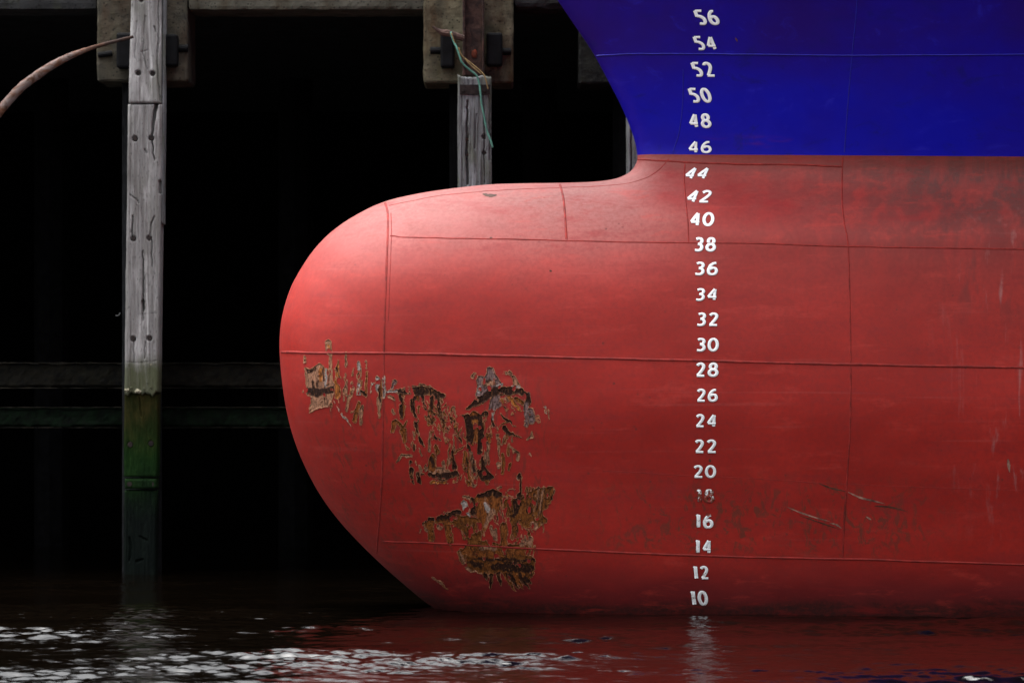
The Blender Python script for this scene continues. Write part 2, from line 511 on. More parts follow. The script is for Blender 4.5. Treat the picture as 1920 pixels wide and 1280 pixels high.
def mat_concrete(name, lo, hi, stain, seed=0.0, moss=0.25):
    n = NB(name)
    a = n.noise(n.mapv((5, 5, 5), (seed, seed, 0)), 1.0, 6, 0.65)
    b = n.noise(n.mapv((4, 4, 1.2), (seed, 3, seed)), 1.0, 5, 0.6)
    c = n.noise(n.mapv((55, 55, 55)), 1.0, 4, 0.75)
    v = n.voro(n.mapv((26, 26, 26), (seed, 0, 0)), 1.0)
    col = n.mix(n.ramp(a, 0.3, 0.7), lo, hi)
    col = n.mix(n.ramp(b, 0.48, 0.70, 0, 0.85), col, stain)
    col = n.mix(n.ramp(v, 0.12, 0.28, 0.85, 0.0), col, tuple(k * 0.3 for k in lo))
    col = n.mix(n.ramp(c, 0.58, 0.72, 0, 0.5), col, tuple(k * 0.4 for k in lo))
    m = n.noise(n.mapv((7, 7, 3), (seed, 8, 8)), 1.0, 5, 0.6)
    col = n.mix(n.math('MULTIPLY', n.ramp(m, 0.52, 0.68), moss), col, (0.05, 0.055, 0.02))
    return n.set(col, 0.88, 0.2, nrm=n.bump(n.math('ADD', a, n.math('MULTIPLY', c, 0.7)), 0.7, 0.012))

def mat_dark(name, col, rough=0.7, spec=0.2, amt=0.6):
    n = NB(name)
    a = n.noise(n.mapv((12, 12, 12)), 1.0, 5, 0.65)
    c = n.mix(n.ramp(a, 0.3, 0.7), tuple(k * (1 - amt) for k in col), tuple(k * (1 + amt) for k in col))
    return n.set(c, rough, spec, nrm=n.bump(a, 0.5, 0.01))

def mat_rust(name, peeled, lo=(0.040, 0.018, 0.012), hi=(0.14, 0.060, 0.032)):
    n = NB(name)
    a = n.noise(n.mapv((9, 9, 9)), 1.0, 6, 0.7, 0.8)
    b = n.noise(n.mapv((40, 40, 40)), 1.0, 5, 0.7)
    col = n.mix(n.ramp(a, 0.35, 0.65), lo, hi)
    if peeled:
        p = n.noise(n.mapv((9, 20, 14), (2, 2, 5), rot=(0, R(-35), 0)), 1.0, 7, 0.72, 0.5)
        pm = n.math('MULTIPLY', n.ramp(p, 0.42, 0.60), n.ramp(n.sep()[0], -3.95, -3.70, 1.0, 0.0))
        col = n.mix(n.math('MULTIPLY', pm, 0.85), col, (0.20, 0.155, 0.145))
        col = n.mix(n.ramp(n.sep()[0], -3.80, -3.55, 0.0, 0.8), col, (0.016, 0.012, 0.012))
    col = n.mix(n.ramp(b, 0.6, 0.72, 0, 0.7), col, (0.02, 0.012, 0.01))
    return n.set(col, 0.8, 0.2, nrm=n.bump(n.math('ADD', a, b), 0.7, 0.008))

def mat_plain(name, col, rough=0.6, var=0.3):
    return mat_dark(name, col, rough, 0.3, var)

def mat_water():
    n = NB('harbour_water')
    a = n.noise(n.mapv((2.2, 5.0, 1), rot=(0, 0, R(8))), 1.0, 3, 0.55, 0.4)
    b = n.noise(n.mapv((16, 34, 1), rot=(0, 0, R(-14))), 1.0, 4, 0.6, 0.5)
    h = n.math('ADD', n.math('MULTIPLY', a, 0.4), n.math('MULTIPLY', b, 0.22))
    n.set((0.0018, 0.0011, 0.0006), 0.03, 0.5, nrm=n.bump(h, 0.38, 0.03), ior=1.5)
    return n.m

M = dict(
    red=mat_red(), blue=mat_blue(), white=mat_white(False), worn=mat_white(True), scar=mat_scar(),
    timber=mat_timber('weathered_grey_timber', (0.145, 0.132, 0.127), (0.27, 0.26, 0.26), 1.0, moss=0.3),
    timber_mid=mat_timber('weathered_grey_timber_low', (0.155, 0.142, 0.138), (0.25, 0.24, 0.24), 4.0, algae_top=1.93, moss=0.12),
    timber2=mat_timber('weathered_blue_grey_timber', (0.085, 0.083, 0.078), (0.16, 0.165, 0.175), 9.0, moss=0.45),
    slime=mat_slime(),
    conc=mat_concrete('stained_concrete', (0.036, 0.034, 0.029), (0.090, 0.078, 0.056), (0.050, 0.028, 0.016), 1.0),
    conc2=mat_concrete('pitted_tan_concrete', (0.052, 0.045, 0.030), (0.15, 0.13, 0.085), (0.055, 0.030, 0.014), 4.0),
    conc_dk=mat_concrete('dark_grey_concrete', (0.022, 0.022, 0.023), (0.042, 0.042, 0.044), (0.012, 0.011, 0.010), 7.0),  # darker grey for outer edge beams and deck slab
    conc_black=mat_concrete('black_concrete', (0.006, 0.006, 0.006), (0.012, 0.012, 0.011), (0.004, 0.0035, 0.003), 7.0, 0.1),  # near-black version for the third pile cap
    conc_beam=mat_concrete('olive_beam_concrete', (0.055, 0.052, 0.040), (0.105, 0.098, 0.078), (0.045, 0.034, 0.020), 3.0),
    rubber=mat_dark('black_fender_rubber', (0.0035, 0.0035, 0.0045), 0.7, 0.12),
    bolt=mat_dark('dark_rusted_bolt', (0.020, 0.014, 0.013), 0.7),
    strap=mat_dark('dark_rusted_strap', (0.020, 0.013, 0.012), 0.7),
    rust=mat_rust('rusted_steel', False, (0.022, 0.013, 0.012), (0.070, 0.036, 0.028)), peeled=mat_rust('rusted_bar_with_peeling_paint', True),
    dim=mat_dark('gloom_black', (0.0022, 0.0022, 0.0026), 0.9, 0.05),  # near-black: the gloom under the pier put into the colour
    pile=mat_dark('dark_grey_pile', (0.010, 0.0105, 0.012), 0.85, 0.1),  # dark grey for the pile behind the first post
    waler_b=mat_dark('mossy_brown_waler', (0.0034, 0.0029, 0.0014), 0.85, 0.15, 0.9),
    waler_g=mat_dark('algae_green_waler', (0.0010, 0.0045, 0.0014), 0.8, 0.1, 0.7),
    rope=mat_plain('teal_rope', (0.10, 0.26, 0.20), 0.7),
    twine=mat_plain('tan_twine', (0.20, 0.13, 0.055), 0.8),
    orange=mat_plain('orange_rust_bloom', (0.15, 0.032, 0.014), 0.85, 0.6),
    pale=mat_plain('pale_rotten_wood', (0.26, 0.24, 0.17), 0.9),
    water=mat_water(),
)

M['seam_red'] = mat_dark('dark_red_weld', (0.21, 0.0125, 0.0090), 0.7, 0.3, 0.35)  # weld beads a darker red than the plating
M['seam_blue'] = mat_dark('blue_weld', (0.006, 0.004, 0.24), 0.5, 0.3, 0.2)
M['figure_edge'] = mat_dark('dark_figure_edge', (0.035, 0.008, 0.010), 0.7, 0.2, 0.4)  # dark maroon sides that outline each figure

# ================================================================== water
def build_water():
    def axis(fine0, fine1, step, far):
        a = np.arange(fine0, fine1 + 1e-6, step)
        g, s, left = [], step, fine0
        while left > -far:
            s *= 1.35; left -= s; g.append(left)
        r, s, right = [], step, fine1
        while right < far:
            s *= 1.35; right += s; r.append(right)
        return np.concatenate([g[::-1], a, r])
    xs = axis(-5.0, 5.0, 0.016, 3000)
    ys = axis(-8.0, 5.2, 0.021, 3000)
    Xg, Yg = np.meshgrid(xs, ys, indexing='ij')
    z = np.zeros_like(Xg)
    r = np.random.default_rng(21)
    # low swell with crests across the view; catspaws of short steep ripples ride on its near faces
    for i in range(9):
        lam = r.uniform(0.75, 1.9)
        ang = r.normal(R(-86), R(11))
        k = 2 * np.pi / lam
        a = 0.022 * lam / (2 * np.pi) * r.uniform(0.7, 1.4)
        wob = 2.6 * fbm(Xg * 0.45 + i * 7, Yg * 0.5 + 3 * i, 60 + i, 2)
        ph = k * (Xg * math.cos(ang) + Yg * math.sin(ang)) + r.random() * 6.28 + wob
        z += a * (np.sin(ph) - 0.22 * np.cos(2 * ph))
    patch = fbm(Xg * 0.55 + 40, Yg * 1.3 + 11, 5, 4)
    patch = 0.42 + 1.0 * smoothstep(0.42, 0.70, patch)
    for i in range(96):
        lam = 0.060 * (0.34 / 0.060) ** (r.random() ** 1.1)
        ang = r.normal(R(-87), R(27))
        k = 2 * np.pi / lam
        a = 0.025 * lam / (2 * np.pi) * r.uniform(0.6, 1.5)
        wob = 2.6 * fbm(Xg * 0.8 + i, Yg * 0.9 + 3 * i, 30 + i % 9, 3)
        ph = k * (Xg * math.cos(ang) + Yg * math.sin(ang)) + r.random() * 6.28 + wob
        z += a * (np.sin(ph) - 0.35 * np.cos(2 * ph)) * patch
    fade = smoothstep(60, 6.5, np.abs(Xg)) * smoothstep(60, 6.5, np.abs(Yg))
    z *= fade
    calm = 0.42 + 0.58 * smoothstep(0.0, -2.2, Yg)   # sheltered between the ship and the pier
    z *= calm
    me = mesh_np('water', np.stack([Xg, Yg, z], -1).reshape(-1, 3), grid_faces(len(xs), len(ys)))
    o = link('water', me, M['water'], smooth=True)
    tag(o, 'dark rippled harbour water with white glints and red reflections', kind='structure')
build_water()

# ================================================================== ship
PROF = [(620, -640), (760, -425), (900, -214), (1000, -66), (1045, 0), (1076, 46), (1111, 98), (1141, 153), (1165, 200), (1182, 240),
        (1191, 268), (1195, 291), (1194, 303), (1187, 316), (1174, 327), (1150, 336), (1110, 341), (1050, 343), (980, 344), (920, 346),
        (860, 352), (790, 362), (722, 378), (670, 402), (625, 432), (590, 467), (564, 505), (545, 541), (532, 582), (526, 618),
        (525, 660), (530, 720), (540, 780), (556, 835), (580, 890), (608, 938), (640, 980), (680, 1023), (725, 1066), (770, 1105),
        (805, 1133), (870, 1174), (960, 1210), (1100, 1244), (1300, 1268), (1600, 1282)]
IB = 11                                                    # index of the stem point where blue meets red
prof_px = catmull(PROF, 8)
prof = np.stack([X_(prof_px[:, 0], 0), Z_(prof_px[:, 1], 0)], 1)
prof_ext = np.vstack([prof[0] + (prof[0] - prof[1]) * 60, prof, [40.0, -0.62]])
XEND = 16.0

def dist_prof(x, z):
    x, z = np.ravel(x), np.ravel(z)
    out = np.full(x.shape, 1e9)
    A, B = prof_ext[:-1], prof_ext[1:]
    for s in range(0, len(x), 20000):
        px, pz = x[s:s + 20000, None], z[s:s + 20000, None]
        ab = B - A
        t = np.clip(((px - A[:, 0]) * ab[:, 0] + (pz - A[:, 1]) * ab[:, 1]) / (ab ** 2).sum(1), 0, 1)
        d = np.hypot(px - (A[:, 0] + t * ab[:, 0]), pz - (A[:, 1] + t * ab[:, 1]))
        out[s:s + 20000] = d.min(1)
    return out

ZM = 1.72                                                  # height of the bulb's greatest breadth
def half_breadth(x, z):
    shp = np.shape(x)
    x, z = np.ravel(np.asarray(x, float)), np.ravel(np.asarray(z, float))
    d = dist_prof(x, z)
    E = lambda d, r: np.sqrt(np.clip(1 - (1 - np.minimum(d / r, 1)) ** 2, 0, 1))
    up = np.sqrt(np.clip(1 - (np.clip(z - ZM, 0, None) / 2.35) ** 2, 0.02, 1))
    dn = np.clip(1 - 0.205 * (np.sqrt(np.clip(ZM - z, 0, None) ** 2 + 0.35 ** 2) - 0.35), 0.1, 1)
    W = 1.02 + 0.055 * np.clip(x + 1.8, 0, 30)
    aftup = smoothstep(1.5, 5.5, x)
    up = up * (1 - aftup) + aftup * (1 - 0.035 * np.clip(z - ZM, 0, 2) ** 1.5)
    E3 = lambda d, r: np.sqrt(np.clip(1 - (1 - np.minimum(d / r, 1)) ** 3, 0, 1))
    low = W * np.minimum(up, dn) * E3(d, 1.15)
    zz = np.clip(z - 3.3, -1, 8)
    ta = 0.295 + 0.090 * zz + 0.012 * zz ** 2
    hi = 0.13 * E(d, 0.16) + ta * d * (1 / (1 + 0.035 * d))
    xa = smoothstep(0.45, 1.9, x)
    za, zb_ = 3.22 - 0.42 * xa, 3.74 - 0.12 * xa
    wt = np.clip((z - za) / (zb_ - za), 0, 1)
    wgt = wt ** 3 * (wt * (6 * wt - 15) + 10)
    return (low * (1 - wgt) + hi * wgt).reshape(shp)

def on_hull(px, py, lift=0.0):
    """points of the near side of the hull seen at these places of the photograph -> world coordinates"""
    px, py = np.asarray(px, float), np.asarray(py, float)
    b = np.full(px.shape, 0.7)
    for _ in range(14):
        x, z = X_(px, -b), Z_(py, -b)
        b = 0.5 * b + 0.5 * half_breadth(x, z)
    x, z = X_(px, -b), Z_(py, -b)
    return np.stack([x, -b, z], -1)

def hull_normal(p):
    e = 0.02
    x, z = p[..., 0], p[..., 2]
    bx = (half_breadth(x + e, z) - half_breadth(x - e, z)) / (2 * e)
    bz = (half_breadth(x, z + e) - half_breadth(x, z - e)) / (2 * e)
    n = np.stack([-bx, -np.ones_like(bx), -bz], -1)
    return n / np.linalg.norm(n, axis=-1, keepdims=True)

ship = thing('cargo_ship', 'moored ship with red bulbous bow and blue topside, rust scars and white draught marks', 'ship', (4, 0, 0))

def build_hull():
    nprof = len(prof)
    ib = IB * 8
    # resample each stretch of the profile by arc length
    def resample(P, n):
        s = np.concatenate([[0], np.cumsum(np.hypot(*np.diff(P, axis=0).T))])
        u = np.linspace(0, s[-1], n)
        return np.stack([np.interp(u, s, P[:, 0]), np.interp(u, s, P[:, 1])], 1), u / s[-1]
    itip = 30 * 8
    iwl = 40 * 8
    P1, u1 = resample(prof[:ib + 1], 150)
    P2, u2 = resample(prof[ib:itip + 1], 230)
    P3, u3 = resample(prof[itip:iwl + 1], 170)
    P4, u4 = resample(prof[iwl:], 60)
    q1 = 8.3 + (3.27 - 8.3) * u1
    q2 = 3.27 + (1.5 - 3.27) * u2
    q3 = 1.5 + (0.35 - 1.5) * u3
    q4 = 0.35 + (-0.62 - 0.35) * u4
    nt_ = 300
    t = np.linspace(0, 1, nt_)
    # dense over the visible bow, clustered hard at the profile where the surface rolls round
    tt = 0.42 * t ** 2 + 0.58 * t ** 6
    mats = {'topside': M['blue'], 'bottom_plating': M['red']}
    P = np.vstack([P1, P2[1:], P3[1:], P4[1:]])
    Q = np.concatenate([q1, q2[1:], q3[1:], q4[1:]])
    x = P[:, :1] + (XEND - P[:, :1]) * tt[None]
    z = P[:, 1:] + (Q[:, None] - P[:, 1:]) * tt[None]
    b = half_breadth(x, z)
    b[:, 0] = 0
    G = np.stack([x, -b, z], -1)
    # normals from the grid, mirrored over the profile
    Gm = np.concatenate([G[:, 1:3][:, ::-1] * np.array([1, -1, 1]), G], 1)
    dv = np.gradient(Gm, axis=1)[:, 2:]
    du = np.gradient(G, axis=0)
    N = np.cross(dv, du)
    N /= np.linalg.norm(N, axis=-1, keepdims=True) + 1e-12
    if N[250, 150, 1] > 0: N = -N
    n1 = len(P1)
    for name, lab, rows in (('topside', 'blue painted upper hull above the red', slice(0, n1)), ('bottom_plating', 'red painted lower hull with bulbous bow', slice(n1 - 1, None))):
        for side in (1, -1):
            V = G[rows] * np.array([1, side, 1])
            NN = N[rows] * np.array([1, side, 1])
            nu, nv = V.shape[:2]
            if side == 1:
                Vall, Nall, F = V.reshape(-1, 3), NN.reshape(-1, 3), grid_faces(nu, nv, 0, False)
            else:
                F = np.vstack([F, grid_faces(nu, nv, len(Vall), True)])
                Vall, Nall = np.vstack([Vall, V.reshape(-1, 3)]), np.vstack([Nall, NN.reshape(-1, 3)])
        # drop the doubled verts on the centre line
        me = mesh_np(name, Vall, F)
        f0 = me.polygons[(nu // 2) * (nv - 1) + nv // 2]
        vn = Nall[f0.vertices[0]]
        if f0.normal.dot(Vector(vn)) < 0:
            me.flip_normals()
        me.polygons.foreach_set('use_smooth', [True] * len(me.polygons))
        me.normals_split_custom_set_from_vertices(Nall.tolist())
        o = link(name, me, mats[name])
        put(o, ship)
        o['label'] = lab
    # deck closing the top
    top = G[0]
    V = np.concatenate([top, top * np.array([1, -1, 1])]) + np.array([0, 0, -0.02])
    n = len(top)
    F = [[i, i + 1, n + i + 1, n + i] for i in range(n - 1)]
    put(link('deck', mesh_np('deck', V, F), M['blue']), ship)
build_hull()

def seam(pts, width=0.020, height=0.0065, wob=0.5):
    c = catmull(pts, 10)
    n = len(c)
    c = c + np.stack([np.zeros(n), wob * (fbm(np.arange(n) * 0.35, np.zeros(n), 3, 2) - 0.5) * 2.0], 1) * 1.0
    p = on_hull(c[:, 0], c[:, 1])
    nm = hull_normal(p)
    t = np.gradient(p, axis=0)
    t /= np.linalg.norm(t, axis=1, keepdims=True)
    s = np.cross(nm, t)
    rows = []
    wv = 1 + 0.35 * (fbm(np.arange(n) * 0.6, np.zeros(n) + 4, 8, 2) - 0.5)[:, None]
    for a in np.linspace(-1, 1, 7):
        h = height * 0.95 * math.cos(a * math.pi / 2) ** 0.8 - 0.002
        rows.append(p + s * (a * width / 2) * wv + nm * h * wv)
    V = np.stack(rows, 1)
    me = mesh_np('weld_seam', V.reshape(-1, 3), grid_faces(n, 7))
    if me.polygons[3].normal.dot(Vector(nm[0])) < 0: me.flip_normals()
    m = M['seam_blue'] if np.mean(c[:, 1]) < 285 else M['seam_red']
    return put(link('weld_seam', me, m, smooth=True), ship)

SEAMS = [
    ([(528, 660), (620, 662), (720, 662), (900, 666), (1100, 671), (1300, 676), (1500, 681), (1600, 683), (1750, 686), (1990, 690)], 0.024, 0.009),
    ([(718, 1015), (760, 1016), (860, 1020), (1000, 1028), (1180, 1036), (1300, 1041), (1440, 1045), (1600, 1048), (1760, 1053), (1990, 1060)], 0.020, 0.008),
    ([(732, 442), (770, 445), (880, 447), (1000, 449), (1060, 451), (1250, 455), (1400, 456), (1590, 462), (1700, 464), (1990, 468)], 0.016, 0.006),
    ([(722, 380), (727, 400), (727, 440), (724, 520), (721, 600), (720, 662), (718, 800), (716, 900), (712, 960), (706, 1036)], 0.022, 0.006),
    ([(733, 400), (734, 440), (731, 520), (728, 600)], 0.010, 0.004),
    ([(1050, 346), (1056, 370), (1059, 400), (1062, 448)], 0.022, 0.007),
    ([(1284, 308), (1283, 340), (1286, 380), (1290, 420), (1291, 453)], 0.014, 0.006),
    ([(1580, 296), (1579, 330), (1579, 380), (1583, 420), (1590, 462), (1594, 600), (1595, 683), (1594, 800), (1588, 900), (1582, 1000), (1580, 1045)], 0.016, 0.006),
    ([(1609, -30), (1605, 30), (1598, 100), (1591, 180), (1583, 286)], 0.012, 0.005),
    ([(1119, 105), (1170, 102), (1250, 101), (1400, 102), (1600, 104), (1990, 102)], 0.014, 0.010),
    ([(729, 386), (800, 371), (860, 363), (950, 356), (1050, 352), (1130, 349), (1190, 341), (1230, 323), (1254, 298)], 0.012, 0.005),
    ([(1262, 284), (1274, 245), (1280, 190), (1281, 130)], 0.010, 0.005),
    ([(1196, 299), (1250, 302), (1300, 305), (1400, 308), (1500, 309), (1578, 313)], 0.018, 0.008),
    ([(1130, 882), (1300, 892), (1400, 896), (1540, 905), (1700, 912), (1990, 922)], 0.008, 0.003),
]
for a, b, c in SEAMS:
    seam(a, b, c)

# ---- draught marks: raised welded figures
def ring(cx, cy, rx, ry, n=26):
    a = np.linspace(0, 2 * np.pi, n)
    return np.stack([cx + rx * np.sin(a), cy + ry * np.cos(a)], 1)
GLY = {
    '0': [ring(.5, .5, .5, .5)],
    '1': [np.array([(.0, .90), (.45, .98), (.75, 1.0), (.75, .5), (.75, 0)])],
    '2': [catmull([(.04, .84), (.22, .96), (.52, 1), (.82, .88), (.84, .68), (.62, .42), (.30, .16), (.12, .02)], 5), np.array([(.02, .0), (.5, .0), (1, .0)])],
    '3': [catmull([(.10, .93), (.40, 1), (.74, .95), (.88, .78), (.72, .60), (.40, .54)], 5), catmull([(.36, .52), (.70, .48), (.92, .30), (.82, .10), (.50, .0), (.02, .03)], 5)],
    '4': [np.array([(.76, 0), (.76, .5), (.76, 1)]), np.array([(.74, 1), (.36, .64), (.02, .28)]), np.array([(.0, .27), (.5, .27), (1, .27)])],
    '5': [np.array([(.96, 1), (.5, 1), (.08, 1)]), np.array([(.10, 1.04), (.09, .8), (.08, .57)]), catmull([(.06, .60), (.46, .59), (.86, .42), (.90, .18), (.62, .01), (.06, .02)], 5)],
    '6': [catmull([(.86, .98), (.52, .94), (.18, .70), (.03, .36), (.16, .08), (.50, 0), (.84, .09), (.95, .30), (.82, .50), (.52, .56), (.20, .46)], 5)],
    '8': [ring(.5, .77, .36, .23), ring(.5, .26, .47, .26)],
}
MARKS = [(56, 1299, 1352, 18, 48, -10), (54, 1298, 1347, 67.5, 95, -9), (52, 1294, 1343, 116, 145, -9), (50, 1289, 1337, 164.5, 193.5, -8),
         (48, 1290, 1335, 212.5, 241, -3), (46, 1290.5, 1335, 264, 288, 0), (44, 1281.5, 1333, 314, 337, 9), (42, 1285, 1338, 356.5, 381, 8),
         (40, 1293, 1340, 398, 425, 2), (38, 1300, 1344, 444.5, 472.5, 2), (36, 1301, 1348, 490.5, 517, 2), (34, 1302.5, 1347, 540, 564.5, 2),
         (32, 1304.5, 1349, 585.5, 612, 2), (30, 1304, 1348, 633, 659.5, 1), (28, 1303.5, 1348, 679, 707, 1), (26, 1305, 1347, 728, 753.5, 1),
         (24, 1303, 1345, 775.5, 801.5, 1), (22, 1302, 1344.5, 823, 849.5, 0), (20, 1299.5, 1342.5, 871, 896, 0), (18, 1305.5, 1339.5, 916, 943, 0),
         (16, 1303.5, 1338, 962.5, 990.5, 0), (14, 1303, 1335, 1010.5, 1038, 0), (12, 1298.5, 1330.5, 1059.5, 1086, -2), (10, 1293.5, 1328.5, 1106, 1135, -3)]

def digit(ch, x0, x1, y0, y1, shear, mat, parent, rnd):
    H = y1 - y0
    hw = 0.096 * H if ch != '1' else 0.108 * H
    bx0, bx1, by0, by1 = x0 + hw, x1 - hw, y0 + hw, y1 - hw
    Vs, Fs, off = [], [], 0
    for si, st in enumerate(GLY[ch]):
        u = np.array(st, float)
        m = len(u)
        u = u + rnd.normal(0, 0.003, u.shape) if not np.allclose(u[0], u[-1]) else u
        px = bx0 + (bx1 - bx0) * u[:, 0] + shear * (u[:, 1] - 0.5)
        py = by1 - (by1 - by0) * u[:, 1]
        c = np.stack([px, py], 1)
        if m <= 3: c = catmull(c, 6)
        if ch == '1': c = np.vstack([c[0], (c[0] + c[1]) / 2, c[1], c[2], (c[2] + c[3]) / 2, c[3], (c[3] + c[4]) / 2, c[4]])
        n = len(c)
        closed = np.allclose(u[0], u[-1])
        t = np.gradient(c, axis=0)
        if closed: t[0] = t[-1] = c[1] - c[-2]
        t /= np.linalg.norm(t, axis=1, keepdims=True) + 1e-9
        nr = np.stack([-t[:, 1], t[:, 0]], 1)
        # broad-nib lettering: upright strokes fat, level strokes a little thinner
        wv = hw * (0.80 + 0.36 * np.abs(t[:, 1])) * 1.0
        if closed: wv[-1] = wv[0]
        prof_w = [-1.22, -1.0, 0.0, 1.0, 1.22]
        prof_h = [-0.001, 0.0030, 0.0031, 0.0030, -0.001]
        rows = []
        for a, h in zip(prof_w, prof_h):
            q = c + nr * (a * wv)[:, None]
            p = on_hull(q[:, 0], q[:, 1])
            rows.append(p + hull_normal(p) * (h + (0.0006 * si + 0.0005 * np.linspace(0, 1, n) * (0 if closed else 1))[:, None] * (1 if h > 0 else 0)))
        V = np.stack(rows, 1)
        F = grid_faces(n, 5, off)
        Vs.append(V.reshape(-1, 3)); Fs.append(F)
        off += n * 5
        if not closed:      # end caps
            for e in (0, n - 1):
                base = off - n * 5 + e * 5
                Fs.append(np.array([[base, base + 1, base + 3, base + 4], [base + 1, base + 2, base + 3, base + 3]][:1]))
    me = mesh_np('digit', np.vstack(Vs), np.vstack(Fs))
    bm = bmesh.new(); bm.from_mesh(me)
    bmesh.ops.recalc_face_normals(bm, faces=bm.faces)
    for f in bm.faces:
        if f.normal.y > 0.3: f.normal_flip()
    bm.to_mesh(me); bm.free()
    me.materials.append(mat); me.materials.append(M['figure_edge'])
    for f in me.polygons:
        js = sorted(v % 5 for v in f.vertices)
        if 0 in js or 4 in js: f.material_index = 1
    o = link('digit', me)
    put(o, parent)
    return o

rnd = np.random.default_rng(11)
for num, x0, x1, y0, y1, sh in MARKS:
    s = str(num)
    c = on_hull(np.array([(x0 + x1) / 2]), np.array([(y0 + y1) / 2]))[0]
    mk = bpy.data.objects.new('draught_mark', None)
    COL.objects.link(mk)
    mk.location = c
    mk.empty_display_size = 0.05
    bpy.context.view_layer.update()
    put(mk, ship)
    bpy.context.view_layer.update()
    mk['label'] = 'white draught mark %d' % num + (' with rusted worn paint' if num in (18, 16) else '')
    mat = M['worn'] if num <= 20 else M['white']
    asx = abs(sh)
    xa, xb = x0 + asx / 2, x1 - asx / 2
    if len(s) == 1:
        digit(s, xa, xb, y0, y1, sh, mat, mk, rnd)
    else:
        Wt = xb - xa
        if s[0] == '1':
            l1 = 0.30 * Wt
            digit('1', xa, xa + l1, y0, y1, sh, mat, mk, rnd)
            digit(s[1], xb - 0.58 * Wt, xb, y0, y1, sh, mat, mk, rnd)
        else:
            digit(s[0], xa, xa + 0.455 * Wt, y0, y1, sh, mat, mk, rnd)
            digit(s[1], xb - 0.475 * Wt, xb, y0, y1, sh, mat, mk, rnd)

# ---- rust scars: the paint knocked off by anchors and fenders
TONE = dict(r=(0.27, 0.076, 0.016), o=(0.48, 0.150, 0.030), d=(0.026, 0.009, 0.006), g=(0.22, 0.135, 0.130), w=(0.48, 0.40, 0.37),
            p=(0.42, 0.20, 0.12), b=(0.20, 0.062, 0.012), t=(0.62, 0.20, 0.10))
TA = lambda q: (560 + q[0] / 6.736, 630 + q[1] / 6.736)
TB = lambda q: (720 + q[0] / 5.332, 680 + q[1] / 5.332)
TC = lambda q: (760 + q[0] / 5.333, 880 + q[1] / 5.333)
STROKES, POLYS = [], []      # (zone, tone, pts[], widths[])
def S(zone, tone, pts, wd):
    T, k = {'A': (TA, 6.736), 'B': (TB, 5.332), 'C': (TC, 5.333)}[zone]
    if not hasattr(wd, '__len__'): wd = [wd] * len(pts)
    STROKES.append((zone, tone, [T(p) for p in pts], [v / k / 2 for v in wd]))
def Pg(zone, tone, pts):
    T = {'A': TA, 'B': TB, 'C': TC}[zone]
    POLYS.append((zone, tone, np.array([T(p) for p in pts])))
# zone A
Pg('A', 'p', [(80, 400), (110, 400), (150, 430), (215, 370), (250, 350), (310, 370), (325, 430), (330, 640), (380, 600), (440, 590), (445, 760), (380, 880), (250, 920), (130, 970), (140, 900), (170, 780), (110, 750), (50, 700), (60, 660), (100, 630), (85, 480)])
Pg('A', 'd', [(50, 700), (100, 640), (180, 660), (330, 660), (440, 620), (440, 720), (330, 730), (250, 765), (150, 765)])
Pg('A', 'd', [(85, 400), (150, 425), (215, 400), (220, 440), (110, 470)])
S('A', 'd', [(180, 560), (185, 660)], 40); S('A', 'd', [(308, 390), (318, 560)], 24); S('A', 'o', [(280, 430), (282, 560)], 36); S('A', 'd', [(240, 560), (240, 650)], 20)
S('A', 'w', [(345, 415), (345, 520), (345, 640)], [22, 34, 26])
S('A', 'p', [(375, 85), (385, 195), (405, 260), (405, 400), (410, 600)], [70, 70, 34, 34, 60]); S('A', 'o', [(375, 110), (390, 170)], 26)
S('A', 'o', [(502, 300), (498, 420), (490, 560), (500, 700), (485, 770)], [8, 40, 72, 84, 50]); S('A', 'd', [(480, 400), (485, 440)], 30)
S('A', 'p', [(597, 205), (597, 370)], [18, 34]); S('A', 'p', [(685, 400), (685, 480)], 18); S('A', 'w', [(758, 340), (770, 420)], 42); S('A', 'p', [(785, 440), (780, 580)], 16)
S('A', 'p', [(850, 325), (852, 400)], 20); S('A', 'r', [(868, 450), (852, 600), (855, 760)], [14, 22, 34]); S('A', 'w', [(765, 620), (750, 680), (762, 740)], 44); S('A', 'd', [(800, 700), (850, 750)], 44)
S('A', 'p', [(612, 540), (600, 640), (595, 745)], [10, 40, 22]); S('A', 'p', [(672, 600), (685, 660), (670, 770)], [20, 34, 20]); S('A', 'p', [(635, 770), (615, 930)], [40, 30]); S('A', 'p', [(575, 770), (572, 830)], 14)
S('A', 'r', [(770, 830), (740, 950), (700, 1070)], [34, 60, 40]); S('A', 'p', [(800, 890), (780, 1110)], [36, 24])
for k in range(5):
    S('A', 'w', [(440 + 22 * k, 820 + 40 * k), (520 + 18 * k, 950 + 22 * k), (625 + 8 * k, 1060 + 18 * k)], [3, 11, 3])
S('A', 'w', [(1000, 530), (990, 640), (1005, 700)], [52, 46, 30]); S('A', 'w', [(1078, 515), (1080, 640), (1074, 765)], [30, 36, 22]); S('A', 'r', [(1038, 560), (1030, 700), (1025, 800)], [22, 44, 40]); S('A', 'p', [(1020, 790), (1020, 900), (1018, 1020)], [60, 44, 12]); S('A', 'd', [(1015, 680), (1030, 830)], 24)
S('A', 'w', [(910, 720), (940, 600)], [8, 30]); S('A', 'g', [(1180, 640), (1215, 580)], [30, 60]); S('A', 'w', [(1105, 700), (1180, 690), (1240, 690)], [14, 44, 30]); S('A', 'p', [(1130, 760), (1200, 790)], [26, 40]); S('A', 'p', [(78, 260), (85, 330)], [22, 26])
S('A', 'p', [(1250, 700), (1400, 660), (1560, 620), (1660, 650)], [36, 40, 34, 30])
S('A', 'd', [(1255, 705), (1400, 705), (1540, 690), (1700, 700), (1820, 750)], [34, 70, 130, 80, 60])
